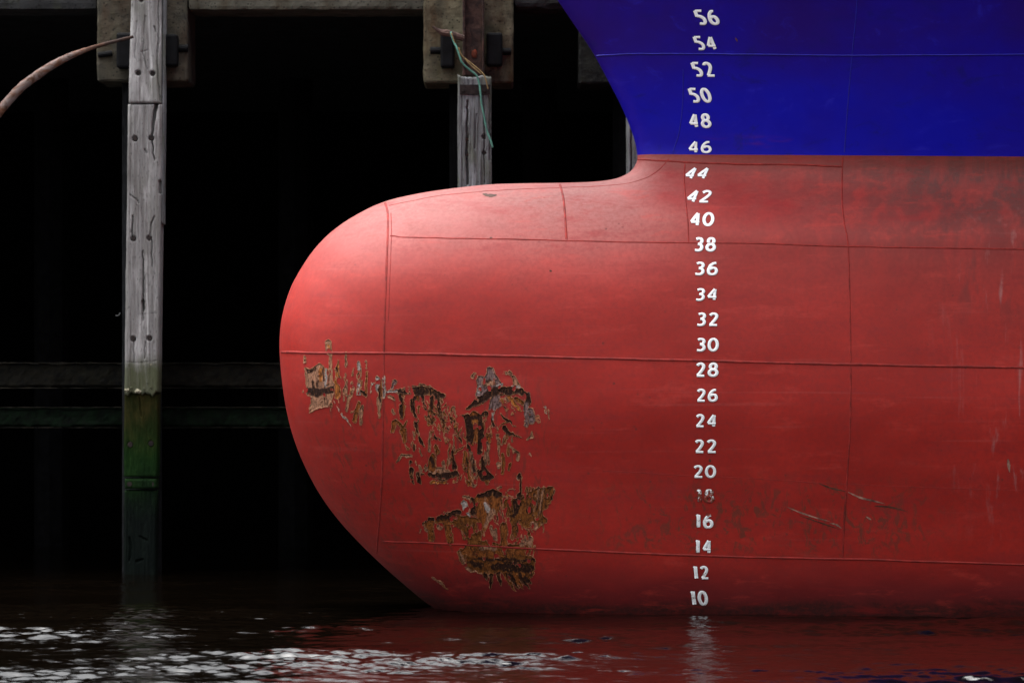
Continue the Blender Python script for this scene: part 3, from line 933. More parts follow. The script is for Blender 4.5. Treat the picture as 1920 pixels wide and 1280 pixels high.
# zone B
for pts, wd, t in [([(170, 330), (172, 450), (172, 560)], [50, 44, 20], 'd'), ([(205, 390), (190, 520)], 26, 'r'), ([(290, 340), (295, 480), (340, 590)], [50, 34, 14], 'd'), ([(310, 590), (350, 715)], [34, 10], 'd'),
                   ([(330, 340), (350, 430), (350, 500)], [40, 26, 14], 'r'), ([(385, 330), (415, 440)], [40, 14], 'd'), ([(480, 350), (480, 470)], [40, 24], 'd'), ([(530, 320), (545, 430), (560, 520)], [44, 36, 16], 'd'), ([(560, 350), (570, 385)], 40, 'p'),
                   ([(100, 600), (85, 690)], [50, 40], 'r'), ([(115, 580), (190, 650), (225, 590)], [24, 34, 14], 'b'), ([(195, 680), (210, 790)], [60, 30], 'r'), ([(345, 735), (365, 780), (400, 835)], [20, 40, 10], 'd'), ([(215, 825), (238, 855)], [8, 20], 'r'),
                   ([(300, 830), (305, 870)], 20, 'd'), ([(345, 870), (390, 940)], [26, 8], 'p'), ([(460, 690), (455, 870)], [10, 30], 'p'), ([(485, 710), (520, 750), (570, 785)], [26, 34, 6], 'd'), ([(520, 830), (535, 890)], [30, 40], 'r'),
                   ([(600, 690), (620, 800), (690, 730)], 9, 'r'), ([(690, 740), (700, 850), (715, 910)], [8, 14, 8], 'p'), ([(810, 830), (740, 870), (690, 920), (660, 990)], [10, 20, 16, 10], 'r'), ([(645, 900), (655, 1000)], [10, 24], 'p'), ([(685, 880), (690, 960), (705, 1050)], [14, 20, 44], 'd'),
                   ([(900, 540), (905, 700), (900, 860)], [100, 90, 60], 'r'), ([(835, 540), (865, 690), (855, 860)], [70, 76, 50], 'd'), ([(965, 560), (968, 740), (955, 930)], [44, 60, 34], 'd'), ([(770, 530), (850, 560), (940, 540), (1015, 505)], [40, 60, 50, 60], 'd'), ([(905, 580), (905, 660)], 40, 'o'),
                   ([(815, 900), (820, 1050), (855, 1210)], [44, 62, 50], 'r'), ([(830, 960), (825, 1090)], [20, 36], 'd'), ([(880, 880), (895, 1050), (905, 1220)], [50, 54, 40], 'p'), ([(890, 940), (900, 1090)], 24, 'd'), ([(965, 930), (990, 1000), (1000, 1100)], [36, 30, 60], 'd'), ([(950, 1090), (1010, 1120), (1085, 1140)], [50, 110, 40], 'd'), ([(1020, 1140), (1035, 1210)], [60, 20], 'r'),
                   ([(1035, 820), (1025, 920), (1015, 1010)], [50, 50, 24], 'p'), ([(1050, 660), (1040, 720), (1060, 790)], [16, 40, 26], 'r'),
                   ([(830, 460), (920, 405), (1010, 335), (1100, 280), (1250, 280), (1370, 280)], [24, 66, 80, 80, 84, 56], 'd'), ([(1000, 210), (1085, 205)], [50, 60], 'p'), ([(1010, 190), (1060, 180)], 24, 'd'), ([(950, 250), (940, 290)], 34, 'w'),
                   ([(1175, 95), (1250, 100), (1300, 160), (1335, 240)], [8, 36, 40, 60], 'p'), ([(1250, 110), (1290, 150)], 14, 'd'), ([(1130, 240), (1180, 220)], [34, 26], 'w'), ([(1290, 230), (1355, 240)], 24, 'w'),
                   ([(1180, 360), (1235, 450), (1290, 515)], [22, 18, 10], 'o'), ([(1215, 350), (1260, 430), (1310, 480)], [20, 16, 8], 'p'), ([(1250, 340), (1300, 410), (1375, 470)], [40, 34, 10], 'o'), ([(1190, 430), (1280, 520)], [8, 14], 'd'), ([(1320, 360), (1380, 400)], 40, 'b'),
                   ([(1370, 290), (1430, 340), (1455, 400)], [50, 60, 30], 'd'), ([(1445, 310), (1460, 390)], [30, 20], 'g'), ([(1425, 390), (1415, 500), (1420, 620)], [44, 50, 40], 'g'), ([(1465, 480), (1475, 580)], [60, 70], 'g'), ([(1535, 550), (1540, 575)], 54, 't'),
                   ([(1095, 490), (1090, 560)], [24, 16], 'w'), ([(1065, 575), (1085, 620), (1140, 640)], [40, 40, 12], 'd'), ([(1170, 515), (1230, 570), (1320, 635)], [12, 30, 6], 'd'), ([(1205, 650), (1260, 700), (1375, 760)], [44, 30, 4], 'd'), ([(1475, 690), (1475, 740), (1430, 765)], [14, 34, 14], 'p'), ([(885, 130), (905, 110)], [40, 30], 'p'),
                   ([(1235, 810), (1290, 860), (1330, 920), (1330, 965)], [10, 20, 60, 40], 'p'), ([(1310, 900), (1320, 930)], 24, 'd'), ([(1135, 710), (1145, 800), (1150, 900)], [24, 30, 10], 'p'), ([(1215, 720), (1175, 820)], 10, 'p'), ([(1220, 585), (1160, 640), (1110, 680)], 9, 'r'), ([(1240, 740), (1190, 800)], 9, 'r'), ([(1185, 910), (1190, 1000), (1185, 1110)], [24, 36, 24], 'r'), ([(1150, 1000), (1115, 1100)], [30, 24], 'p'), ([(1260, 1010), (1255, 1065)], [26, 16], 'r'), ([(1250, 850), (1248, 930)], [14, 6], 'r'), ([(1455, 900), (1470, 935)], 6, 'w'),
                   ([(130, 990), (180, 920), (280, 930)], [12, 34, 24], 'p'), ([(265, 990), (275, 1110), (290, 1230)], [30, 42, 24], 'd'), ([(340, 1105), (350, 1180), (368, 1245)], [40, 36, 18], 'd'), ([(360, 1030), (370, 1090)], 20, 'p'), ([(430, 1060), (540, 1075), (640, 1090)], [50, 70, 50], 'p'), ([(490, 930), (480, 1040)], [50, 80], 'r'), ([(480, 950), (495, 1030)], 34, 'd'),
                   ([(380, 1110), (480, 1115), (600, 1135), (720, 1110)], [18, 44, 84, 60], 'd'), ([(480, 1190), (600, 1190), (710, 1185)], [34, 26, 14], 'o'), ([(590, 1000), (600, 1060)], 30, 'p'), ([(1340, 1130), (1370, 1150)], 30, 'b'),
                   ([(690, 440), (720, 540)], [30, 12], 'p'), ([(90, 470), (100, 510)], 22, 'p'), ([(1620, 440), (1625, 510)], [10, 4], 'w'), ([(1600, 450), (1612, 500)], [8, 3], 'w'), ([(1645, 470), (1650, 560)], [8, 3], 'p'), ([(1000, 600), (1000, 660)], 16, 'r')]:
    S('B', t, pts, wd)
rs = random.Random(5)
for pg, zz_, cnt, an0, Lr, wr in ((np.array([(130, 300), (560, 330), (800, 520), (1050, 540), (1300, 760), (1180, 1080), (1000, 1180), (380, 1100), (250, 900)], float), 'B', 70, 96, (30, 120), (6, 18)),
                             (np.array([(560, 300), (940, 230), (1450, 200), (1380, 560), (1270, 900), (1230, 1120), (860, 1120), (560, 900)], float), 'C', 70, 82, (40, 130), (8, 22)),
                             (np.array([(90, 380), (540, 380), (860, 430), (820, 1000), (600, 930), (130, 930)], float), 'A', 22, 93, (50, 150), (6, 18))):
    k = 0
    while k < cnt:
        x, y = rs.uniform(pg[:, 0].min(), pg[:, 0].max()), rs.uniform(pg[:, 1].min(), pg[:, 1].max())
        c = False
        for i in range(len(pg)):
            a, b = pg[i], pg[i - 1]
            if (a[1] > y) != (b[1] > y) and x < (b[0] - a[0]) * (y - a[1]) / (b[1] - a[1]) + a[0]: c = not c
        if c:
            L = rs.uniform(*Lr); an = R(rs.gauss(an0, 13))
            dx, dy = L / 2 * math.cos(an), L / 2 * math.sin(an)
            S(zz_, rs.choice('rrdpob'), [(x - dx, y - dy), (x + rs.uniform(-6, 6), y), (x + dx, y + dy)], [3, rs.uniform(*wr), 3])
            k += 1
poly_mess = np.array([(400, 440), (470, 400), (560, 480), (700, 510), (790, 590), (825, 700), (800, 800), (740, 770), (640, 700), (560, 690), (480, 690), (420, 600)], float)
def inside(P, x, y):
    c = False
    for i in range(len(P)):
        a, b = P[i], P[i - 1]
        if (a[1] > y) != (b[1] > y) and x < (b[0] - a[0]) * (y - a[1]) / (b[1] - a[1]) + a[0]: c = not c
    return c
k = 0
while k < 62:
    x, y = rs.uniform(400, 830), rs.uniform(400, 800)
    if inside(poly_mess, x, y):
        L = rs.uniform(40, 110); an = R(rs.gauss(58, 14))
        dx, dy = L / 2 * math.cos(an), L / 2 * math.sin(an)
        S('B', rs.choice('rrddpob'), [(x - dx, y - dy), (x + rs.uniform(-8, 8), y + rs.uniform(-8, 8)), (x + dx, y + dy)], [4, rs.uniform(12, 24), 4])
        k += 1
Pg('B', 'g', [(935, 130), (1010, 140), (1030, 60), (1050, 40), (1090, 50), (1110, 100), (1150, 180), (1185, 210), (1150, 300), (1175, 420), (1120, 480), (1045, 470), (1060, 380), (1090, 300), (1000, 330), (910, 340), (940, 260), (920, 180)])
# zone C
Pg('C', 'b', [(1000, 300), (1190, 250), (1340, 175), (1480, 175), (1450, 330), (1370, 420), (1405, 510), (1310, 600), (1200, 570), (1110, 530), (1090, 600), (1050, 520), (975, 380)])
for a, b_ in (((1215, 170), (1195, 420)), ((1250, 180), (1220, 430)), ((1285, 175), (1240, 440)), ((1335, 170), (1290, 430)), ((1380, 175), (1330, 450)), ((1425, 175), (1375, 380)), ((1475, 180), (1445, 310))):
    S('C', rs.choice('pr'), [a, ((a[0] + b_[0]) / 2 + 6, (a[1] + b_[1]) / 2), b_], [14, 20, 8])
    S('C', 'd', [(a[0] + 18, a[1] + 20), (b_[0] + 20, b_[1] - 10)], [8, 14])
S('C', 'd', [(1135, 60), (1150, 110), (1150, 220), (1120, 340), (1080, 480)], [46, 20, 26, 90, 30]); S('C', 'p', [(1280, 480), (1300, 580)], [70, 44]); S('C', 'b', [(1240, 480), (1390, 510)], [80, 50]); S('C', 'w', [(1120, 70), (1150, 90)], 14)
Pg('C', 'r', [(690, 290), (760, 240), (850, 205), (940, 205), (965, 280), (945, 400), (870, 480), (800, 605), (750, 570), (700, 440)])
S('C', 'd', [(740, 270), (860, 230), (930, 250)], [40, 60, 70]); S('C', 'w', [(800, 340), (830, 400)], [40, 50]); S('C', 'p', [(870, 420), (800, 560)], [60, 30]); S('C', 'p', [(560, 270), (640, 290)], [18, 26]); S('C', 'w', [(590, 340), (610, 390), (640, 450)], [60, 70, 24]); S('C', 'd', [(670, 280), (690, 350), (680, 420)], [20, 40, 60])
S('C', 'b', [(200, 520), (300, 500), (440, 490), (560, 520), (650, 560), (690, 660)], [44, 56, 90, 130, 190, 150]); S('C', 'd', [(150, 530), (220, 500), (350, 485), (470, 470)], [16, 34, 40, 60]); S('C', 'd', [(390, 430), (540, 430)], [24, 50])
S('C', 'p', [(130, 610), (165, 540)], [30, 34]); S('C', 'r', [(235, 540), (250, 600), (265, 680)], [90, 60, 70]); S('C', 'r', [(410, 530), (430, 620), (450, 720)], [70, 60, 54]); S('C', 'p', [(200, 570), (215, 610)], 26); S('C', 'p', [(330, 560), (350, 580)], 34)
Pg('C', 'b', [(590, 690), (640, 640), (720, 640), (760, 700), (940, 745), (1100, 745), (1270, 690), (1285, 760), (1240, 850), (1295, 910), (1285, 1060), (1230, 1100), (1150, 1060), (1000, 1030), (800, 1040), (650, 1020), (580, 950), (515, 820), (600, 780)])
S('C', 'p', [(860, 580), (880, 610), (905, 690)], [40, 70, 40]); S('C', 'r', [(985, 555), (985, 640), (990, 740)], [60, 66, 60]); S('C', 'b', [(1090, 530), (1100, 640), (1130, 740)], [50, 60, 50]); S('C', 'p', [(1140, 630), (1165, 740)], [20, 50]); S('C', 'p', [(1200, 660), (1200, 740)], [16, 44]); S('C', 'p', [(1250, 690), (1250, 760)], [50, 34])
S('C', 'd', [(690, 895), (900, 890), (1100, 900), (1280, 905)], [16, 34, 30, 26]); S('C', 'd', [(880, 970), (1050, 965), (1240, 985)], [60, 110, 90]); S('C', 'r', [(560, 810), (700, 840), (850, 850), (1050, 820), (1220, 830)], [40, 80, 70, 70, 50]); S('C', 'p', [(540, 820), (590, 930), (650, 1015), (760, 1030)], [20, 24, 20, 12]); S('C', 'p', [(760, 780), (900, 790)], [40, 34]); S('C', 'd', [(640, 920), (760, 960)], [30, 60])
for a, b_ in (((930, 1040), (960, 1160)), ((1000, 1040), (1100, 1215)), ((1050, 1045), (1140, 1190)), ((1090, 1045), (1180, 1190)), ((1140, 1050), (1235, 1190)), ((1200, 1080), (1250, 1130)), ((860, 1050), (850, 1180)), ((800, 1040), (815, 1100))):
    S('C', rs.choice('rdd'), [a, ((a[0] + b_[0]) / 2, (a[1] + b_[1]) / 2), b_], [44, 40, 10])
S('C', 'p', [(265, 1078), (330, 1110), (400, 1170)], [6, 16, 4]); S('C', 'p', [(290, 1085), (380, 1130)], [6, 4]); S('C', 'b', [(370, 1160), (425, 1190)], [14, 8])
S('C', 'p', [(975, 270), (1070, 268)], 9); S('C', 'p', [(1035, 205), (1090, 195)], 9); S('C', 'p', [(920, 185), (955, 178)], 10)

def build_scars():
    x0, y0, x1, y1, st = 556, 630, 1072, 1116, 0.8
    gx, gy = np.arange(x0, x1, st), np.arange(y0, y1, st)
    PX, PY = np.meshgrid(gx, gy, indexing='ij')
    # ragged edges
    wx = (fbm(PX * 0.16, PY * 0.10, 1, 4) - 0.5) * 5
    wy = (fbm(PX * 0.16 + 60, PY * 0.10 + 9, 2, 4) - 0.5) * 8
    QX, QY = PX + wx, PY + wy
    nzf = (fbm(PX * 0.42, PY * 0.30, 4, 3) - 0.5)
    SD = np.full(PX.shape, 30.0)
    tone = np.zeros(PX.shape + (3,)); tone[:] = TONE['r']
    zone = np.zeros(PX.shape, int)
    items = [('P', *p) for p in POLYS if p[1] not in 'd'] + [('S', *s) for s in STROKES if s[1] != 'd'] + [('P', *p) for p in POLYS if p[1] == 'd'] + [('S', *s) for s in STROKES if s[1] == 'd']
    zi = {'A': 0, 'B': 1, 'C': 2}
    for it in items:
        pts = np.array(it[3], float)
        pad = 26
        i0, i1 = np.searchsorted(gx, [pts[:, 0].min() - pad, pts[:, 0].max() + pad])
        j0, j1 = np.searchsorted(gy, [pts[:, 1].min() - pad, pts[:, 1].max() + pad])
        sl_ = (slice(i0, i1), slice(j0, j1))
        X, Y = QX[sl_], QY[sl_]
        sd = np.full(X.shape, 30.0)
        if it[0] == 'S':
            wd = it[4]
            for a in range(len(pts) - 1):
                A, B = pts[a], pts[a + 1]
                ab = B - A
                t = np.clip(((X - A[0]) * ab[0] + (Y - A[1]) * ab[1]) / (ab @ ab + 1e-9), 0, 1)
                d = np.hypot(X - A[0] - t * ab[0], Y - A[1] - t * ab[1]) - (wd[a] + (wd[a + 1] - wd[a]) * t)
                sd = np.minimum(sd, d)
        else:
            ins = np.zeros(X.shape, bool)
            for a in range(len(pts)):
                A, B = pts[a - 1], pts[a]
                ab = B - A
                t = np.clip(((X - A[0]) * ab[0] + (Y - A[1]) * ab[1]) / (ab @ ab + 1e-9), 0, 1)
                sd = np.minimum(sd, np.hypot(X - A[0] - t * ab[0], Y - A[1] - t * ab[1]))
                cr = ((A[1] > Y) != (B[1] > Y)) & (X < (B[0] - A[0]) * (Y - A[1]) / (B[1] - A[1] + 1e-12) + A[0])
                ins ^= cr
            sd = np.where(ins, -sd, sd)
        al = smoothstep(1.2, -1.6, sd + 4.0 * nzf[sl_])[..., None]
        tone[sl_] = tone[sl_] * (1 - al) + np.array(TONE[it[2]]) * al
        new = sd < SD[sl_]
        zone[sl_] = np.where(new, zi[it[1]], zone[sl_])
        SD[sl_] = np.minimum(SD[sl_], sd)
    SD = SD + 2.0 * nzf - 0.7
    # islands of surviving paint inside the scars
    isl = fbm(PX * 0.11 + 7, PY * 0.07 + 3, 14, 4)
    SD = np.maximum(SD, (isl - 0.66) * 34)
    edge = SD / 237.5
    nx, ny = SD.shape
    # clip the grid's triangles against SD<0
    i, j = np.meshgrid(np.arange(nx - 1), np.arange(ny - 1), indexing='ij')
    a = (i * ny + j).ravel()
    tri = np.vstack([np.stack([a, a + ny, a + ny + 1], 1), np.stack([a, a + ny + 1, a + 1], 1)])
    sdf = SD.ravel()
    neg = sdf[tri] < 0
    cnt = neg.sum(1)
    base = np.stack([PX.ravel(), PY.ravel()], 1)
    ton = tone.reshape(-1, 3)
    zf = zone.ravel()
    full = tri[cnt == 3]
    part = tri[(cnt == 1) | (cnt == 2)]
    ev = {}
    ep, et = [], []
    N0 = len(base)
    def cut(u, v):
        key = (u, v) if u < v else (v, u)
        if key not in ev:
            f = sdf[u] / (sdf[u] - sdf[v])
            ev[key] = N0 + len(ep)
            ep.append(base[u] + (base[v] - base[u]) * f)
            et.append(ton[u] + (ton[v] - ton[u]) * f)
        return ev[key]
    extra = []
    for t in part.tolist():
        ng = [sdf[q] < 0 for q in t]
        if sum(ng) == 1:
            k = ng.index(True)
            p, q, r = t[k], t[(k + 1) % 3], t[(k + 2) % 3]
            extra.append((p, cut(p, q), cut(p, r)))
        else:
            k = ng.index(False)
            p, q, r = t[k], t[(k + 1) % 3], t[(k + 2) % 3]
            c1, c2 = cut(p, q), cut(p, r)
            extra.append((c1, q, r)); extra.append((c1, r, c2))
    T = np.vstack([full, np.array(extra)])
    allp = np.vstack([base, np.array(ep)])
    allt = np.vstack([ton, np.array(et)])
    alle = np.concatenate([edge.ravel(), np.zeros(len(ep))])
    tz = zf[np.minimum(T.min(1), N0 - 1)]
    labs = ['rust scrapes near the tip of the bulb', 'large rust scar with dark streaks in the middle of the bulb', 'brown rust scar low on the bulb above the water']
    for z in range(3):
        F = T[tz == z]
        used, inv = np.unique(F, return_inverse=True)
        F = inv.reshape(-1, 3)
        P2 = allp[used]
        p = on_hull(P2[:, 0], P2[:, 1])
        e = alle[used]
        nm = hull_normal(p)
        bulge = 0.0015 + 0.0045 * np.exp(-((e + 0.006) / 0.0045) ** 2) * fbm(P2[:, 0] * 0.3, P2[:, 1] * 0.3, 44, 2) * 1.6 + 0.007 * smoothstep(-0.006, -0.03, e) * (fbm(P2[:, 0] * 0.42, P2[:, 1] * 0.16, 40, 4) - 0.3).clip(0)
        p = p + nm * bulge[:, None]
        me = mesh_np('rust_scar', p, F)
        if Vector((0, -1, 0)).dot(me.polygons[10].normal) < 0: me.flip_normals()
        ae = me.attributes.new('edge', 'FLOAT', 'POINT')
        ae.data.foreach_set('value', e.astype(np.float32))
        at = me.attributes.new('tone', 'FLOAT_COLOR', 'POINT')
        at.data.foreach_set('color', np.hstack([allt[used], np.ones((len(used), 1))]).astype(np.float32).ravel())
        o = link('rust_scar', me, M['scar'], smooth=True)
        put(o, ship)
        o['label'] = labs[z]
build_scars()

# ---- long scratches through the paint abaft the marks
def scratch(pts, wd, mat, name='scratch'):
    c = catmull(pts, 8)
    n = len(c)
    wv = wd * np.sin(np.linspace(0.15, math.pi - 0.05, n)) ** 0.6 * (0.5 + fbm(np.arange(n) * 0.9, np.zeros(n), 6, 2))
    t = np.gradient(c, axis=0); t /= np.linalg.norm(t, axis=1, keepdims=True)
    nr = np.stack([-t[:, 1], t[:, 0]], 1)
    rows = [on_hull(*(c + nr * (a * wv / 2)[:, None]).T) for a in (-1, 0, 1)]
    V = np.stack(rows, 1)
    V = V + hull_normal(V) * 0.0016
    me = mesh_np(name, V.reshape(-1, 3), grid_faces(n, 3))
    if me.polygons[0].normal.y > 0: me.flip_normals()
    return put(link(name, me, mat, smooth=True), ship)
M['pale_scratch'] = mat_plain('pale_bare_scratch', (0.24, 0.115, 0.085), 0.6, 0.8)
M['dark_scratch'] = mat_plain('dark_rust_scratch', (0.06, 0.022, 0.012), 0.7, 0.6)
for pts, wd, m in [([(1590, 922), (1612, 932), (1636, 938), (1660, 944)], 3.2, 'pale_scratch'), ([(1536, 906), (1560, 915), (1588, 921)], 2.6, 'dark_scratch'),
                   ([(1476, 950), (1500, 960), (1530, 970), (1556, 977)], 2.6, 'pale_scratch'), ([(1556, 980), (1568, 983), (1578, 990)], 3.0, 'pale_scratch'),
                   ([(1640, 948), (1668, 950), (1700, 958)], 2.6, 'dark_scratch'), ([(1500, 966), (1540, 980), (1575, 992)], 2.0, 'dark_scratch'),
                   ([(1624, 968), (1634, 974)], 3, 'pale_scratch'), ([(1586, 930), (1584, 960), (1582, 985)], 3, 'dark_scratch'),
                   ([(1890, 860), (1893, 885)], 5, 'pale_scratch'), ([(905, 364), (918, 367), (932, 366)], 5, 'dark_scratch'),
                   ([(1379, 71), (1383, 79)], 2.6, 'dark_scratch'),
                   ([(1330, 860), (1332, 866)], 4, 'dark_scratch'), ([(1030, 507), (1035, 509)], 3, 'dark_scratch'), ([(918, 446), (924, 447)], 3, 'dark_scratch')]:
    scratch(pts, wd, M[m])

# ================================================================== pier
def timber(name, px, py, Yf, depth, mat, parent, cracks=(), holes=(), seed=0, grain=0.006, ragged=(0, 0), step=1.2, rot=0.0):
    """squared timber whose front face carries real grain, splits and bolt holes.
    px: (left, right) at top, (left, right) at bottom, in photograph units at depth Yf"""
    (l0, r0), (l1, r1) = px
    y0, y1 = py
    nu, nv = max(8, int((r0 - l0) / step)), max(8, int((y1 - y0) / (step * 1.3)))
    nv = min(nv, 520)
    U, V = np.meshgrid(np.linspace(0, 1, nu), np.linspace(0, 1, nv), indexing='ij')
    PX = (l0 + (r0 - l0) * U) * (1 - V) + (l1 + (r1 - l1) * U) * V
    wob = (fbm(V * (y1 - y0) * 0.012 + seed, np.zeros_like(V) + seed, seed, 4) - 0.5) * 2.4
    PX = PX + wob * np.abs(2 * U - 1)
    PY = y0 + (y1 - y0) * V
    PY = PY + (ragged[0] * (fbm(PX * 0.12, np.zeros_like(PX), seed + 3, 3) - 0.5) * (1 - V) ** 3 + ragged[1] * (fbm(PX * 0.15, np.zeros_like(PX) + 5, seed + 5, 4) - 0.5) * V ** 8)
    dep = grain * (fbm(PX * 0.33, PY * 0.012, seed + 9, 4) - 0.4) * 2 + 0.008 * (fbm(PX * 0.05, PY * 0.01, seed + 11, 3) - 0.5)
    ed = np.minimum(U, 1 - U) * (r0 - l0)
    dep += 0.014 * smoothstep(3.5, 0, ed) * (0.5 + fbm(PX * 0.05, PY * 0.05, seed + 2, 3))
    edv = np.minimum(V, 1 - V) * (y1 - y0)
    dep += 0.010 * smoothstep(3, 0, edv)
    for pts, wd, dp in cracks:
        P = np.array(pts, float)
        best = np.full(PX.shape, 99.0)
        jx = (fbm(PY * 0.09, PY * 0 + 2, seed + 21, 3) - 0.5) * 3
        for a in range(len(P) - 1):
            ab = P[a + 1] - P[a]
            t = np.clip(((PX + jx - P[a, 0]) * ab[0] + (PY - P[a, 1]) * ab[1]) / (ab @ ab + 1e-9), 0, 1)
            wl = wd[a] + (wd[a + 1] - wd[a]) * t
            best = np.minimum(best, np.hypot(PX + jx - P[a, 0] - t * ab[0], PY - P[a, 1] - t * ab[1]) - wl / 2)
        dep += dp * smoothstep(0.8, -0.6, best)
    for hx, hy, hr in holes:
        dep += 0.022 * smoothstep(hr + 0.6, hr - 0.8, np.hypot(PX - hx, PY - hy))
    Yg = Yf + dep
    F = np.stack([X_(PX, Yf), Yg, Z_(PY, Yf)], -1)
    Bk = F.copy(); Bk[..., 1] = Yf + depth
    Vv = np.vstack([F.reshape(-1, 3), Bk.reshape(-1, 3)])
    n0 = nu * nv
    faces = [grid_faces(nu, nv, 0, False), ]
    idx = np.arange(n0).reshape(nu, nv)
    for ring_ in (idx[0, :], idx[-1, ::-1], idx[::-1, 0], idx[:, -1]):
        faces.append(np.stack([ring_[:-1], ring_[1:], ring_[1:] + n0, ring_[:-1] + n0], 1))
    c = [idx[0, 0], idx[0, -1], idx[-1, -1], idx[-1, 0]]
    faces.append(np.array([[k + n0 for k in c]]))
    me = mesh_np(name, Vv, np.vstack(faces))
    bm = bmesh.new(); bm.from_mesh(me)
    bmesh.ops.recalc_face_normals(bm, faces=bm.faces)
    bm.to_mesh(me); bm.free()
    o = link(name, me, mat)
    put(o, parent)
    return o

def bolt(px, py, Y, parent, r=0.021, proud=0.004, mat='bolt'):
    bm = cyl_bm((X_(px, Y), Y - proud + 0.014, Z_(py, Y)), (0, -1, 0), r, 0.028, 6 if r > 0.03 else 12, r * 0.86)
    return put(link('bolt', bm_mesh('bolt', bm), M[mat]), parent)

YF = 4.1                                                 # face of the fender timbers
# ---- first fender post
f1 = thing('fender_post', 'tall weathered grey timber fender post with paired bolts, left of the bow', 'fender post', (X_(268, YF), YF + 0.15, 0), 'timber fender posts along the pier')
H1 = [(259, 137, 5.6), (286, 138, 5.6)]
H2 = [(253, 260, 5.6), (284, 259, 5.6), (250, 447, 5.4), (280, 446, 5.2), (250, 635, 5.4), (280, 634, 5.4)]
timber('upper_timber', ((247, 303), (241, 302)), (-60, 193), YF, 0.30, M['timber'], f1, holes=H1 + [(265, 0, 5)], seed=3,
       cracks=[([(297, 2), (298, 60), (294, 120), (300, 190)], [1.5, 2.2, 1.4, 1.8], 0.03), ([(272, 30), (268, 100), (275, 130)], [1, 1.6, 0.8], 0.02), ([(289, 50), (292, 60)], [2, 2], 0.02), ([(264, 98), (270, 97), (278, 94)], [1, 1.6, 0.8], 0.01), ([(256, 40), (253, 110)], [1, 1.4], 0.015)])
timber('middle_timber', ((240, 304), (233, 297)), (195.5, 738), YF + 0.012, 0.30, M['timber_mid'], f1, holes=H2, seed=8, ragged=(0, 16), grain=0.008,
       cracks=[([(293, 194), (288, 225), (285, 250), (284, 262)], [6.5, 5, 3, 2], 0.10), ([(285, 265), (288, 290), (289, 300)], [2, 1.4, 1], 0.05), ([(249, 405), (247, 435), (249, 447)], [1.6, 3, 2], 0.05), ([(282, 440), (283, 420), (290, 405)], [2, 1.4, 0.8], 0.04),
               ([(284, 450), (285, 500)], [1.6, 1], 0.04), ([(268, 470), (269, 520), (268, 560), (269, 600)], [1, 2.4, 3, 1], 0.05), ([(268, 565), (269, 582)], [5, 3], 0.06), ([(271, 280), (276, 287)], [2, 2], 0.02), ([(243, 365), (256, 375), (259, 381)], [1, 2.5, 1], 0.02),
               ([(299, 340), (300, 362)], [4, 4], 0.05), ([(250, 640), (252, 680)], [2, 1], 0.02), ([(236, 678), (262, 680), (295, 676)], [0.8, 1.2, 0.8], 0.008), ([(254, 590), (297, 587)], [0.6, 0.8], 0.005), ([(272, 640), (271, 672)], [1, 1.5], 0.02)])
timber('edge_board', ((303.5, 309.5), (301, 306)), (-60, 420), YF + 0.05, 0.2, M['timber2'], f1, seed=12, grain=0.004, step=1.0)
timber('lower_timber', ((233, 296), (231, 294)), (730, 894), YF + 0.05, 0.26, M['slime'], f1, seed=15, holes=[(244, 833, 5), (283, 831, 5)], cracks=[([(262, 745), (265, 780)], [2, 1], 0.02)])
timber('foot_timber', ((232.5, 293), (231, 291)), (919, 1180), YF + 0.07, 0.24, M['slime'], f1, seed=17, cracks=[([(243, 1008), (246, 1030), (242, 1050)], [3, 6, 3], 0.02), ([(262, 1005), (275, 1012)], [2, 4], 0.02), ([(256, 1052), (268, 1048)], [4, 2], 0.02)])
timber('splice_plate', ((233, 293), (233, 293)), (897, 916), YF + 0.045, 0.24, M['slime'], f1, seed=19)
for hx, hy, hr in H1 + H2: bolt(hx, hy, YF + 0.018, f1, 0.0215, 0.006)
bolt(265, -1, YF + 0.018, f1, 0.02, 0.006)
for hx, hy in ((243, 907), (284, 907), (244, 833), (283, 831)): bolt(hx, hy, YF + 0.055, f1, 0.026, 0.010)
# rotten lumps and moss on the ledge where the outer timber ends
def lump(px, py, r, Y, mat, parent, seed):
    bm = bmesh.new()
    bmesh.ops.create_icosphere(bm, subdivisions=2, radius=r)
    q = random.Random(seed)
    from mathutils import noise
    o = Vector((q.random() * 9, q.random() * 9, q.random() * 9))
    for v in bm.verts:
        v.co *= 1 + 0.55 * noise.fractal(v.co / r * 1.3 + o, 1.0, 2.0, 3)
        v.co.z *= 0.75
        v.co += Vector((X_(px, Y), Y, Z_(py, Y)))
    return put(link('rotten_lump', bm_mesh('rotten_lump', bm), mat), parent)
for i, (a, b, r) in enumerate([(259, 733, 0.028), (238, 731, 0.026), (246, 727, 0.018), (270, 728, 0.016), (284, 726, 0.018), (292, 729, 0.015), (283, 684, 0.012), (252, 716, 0.014), (276, 716, 0.014)]):
    lump(a, b, r, YF + 0.022, M['pale'] if i in (0, 1, 6) else M['timber_mid'], f1, i)
# rubber blocks behind the timber
for a, b, c, d in ((219, 262, 62, 128), (288, 333, 65, 124)):
    put(link('rubber_block', bm_mesh('rubber_block', box_bm(X_(a, 4.3), X_(b, 4.3), 4.26, 4.52, Z_(d, 4.3), Z_(c, 4.3), 0.02)), M['rubber']), f1)
put(link('bracket_pin', bm_mesh('bracket_pin', cyl_bm((X_(339, 4.35), 4.42, Z_(90, 4.35)), (1, 0, 0), 0.035, 0.12, 12)), M['rubber']), f1)
put(link('bracket_pin', bm_mesh('bracket_pin', cyl_bm((X_(196, 4.35), 4.40, Z_(101, 4.35)), (1, 0, 0.15), 0.026, 0.13, 12)), M['rubber']), f1)

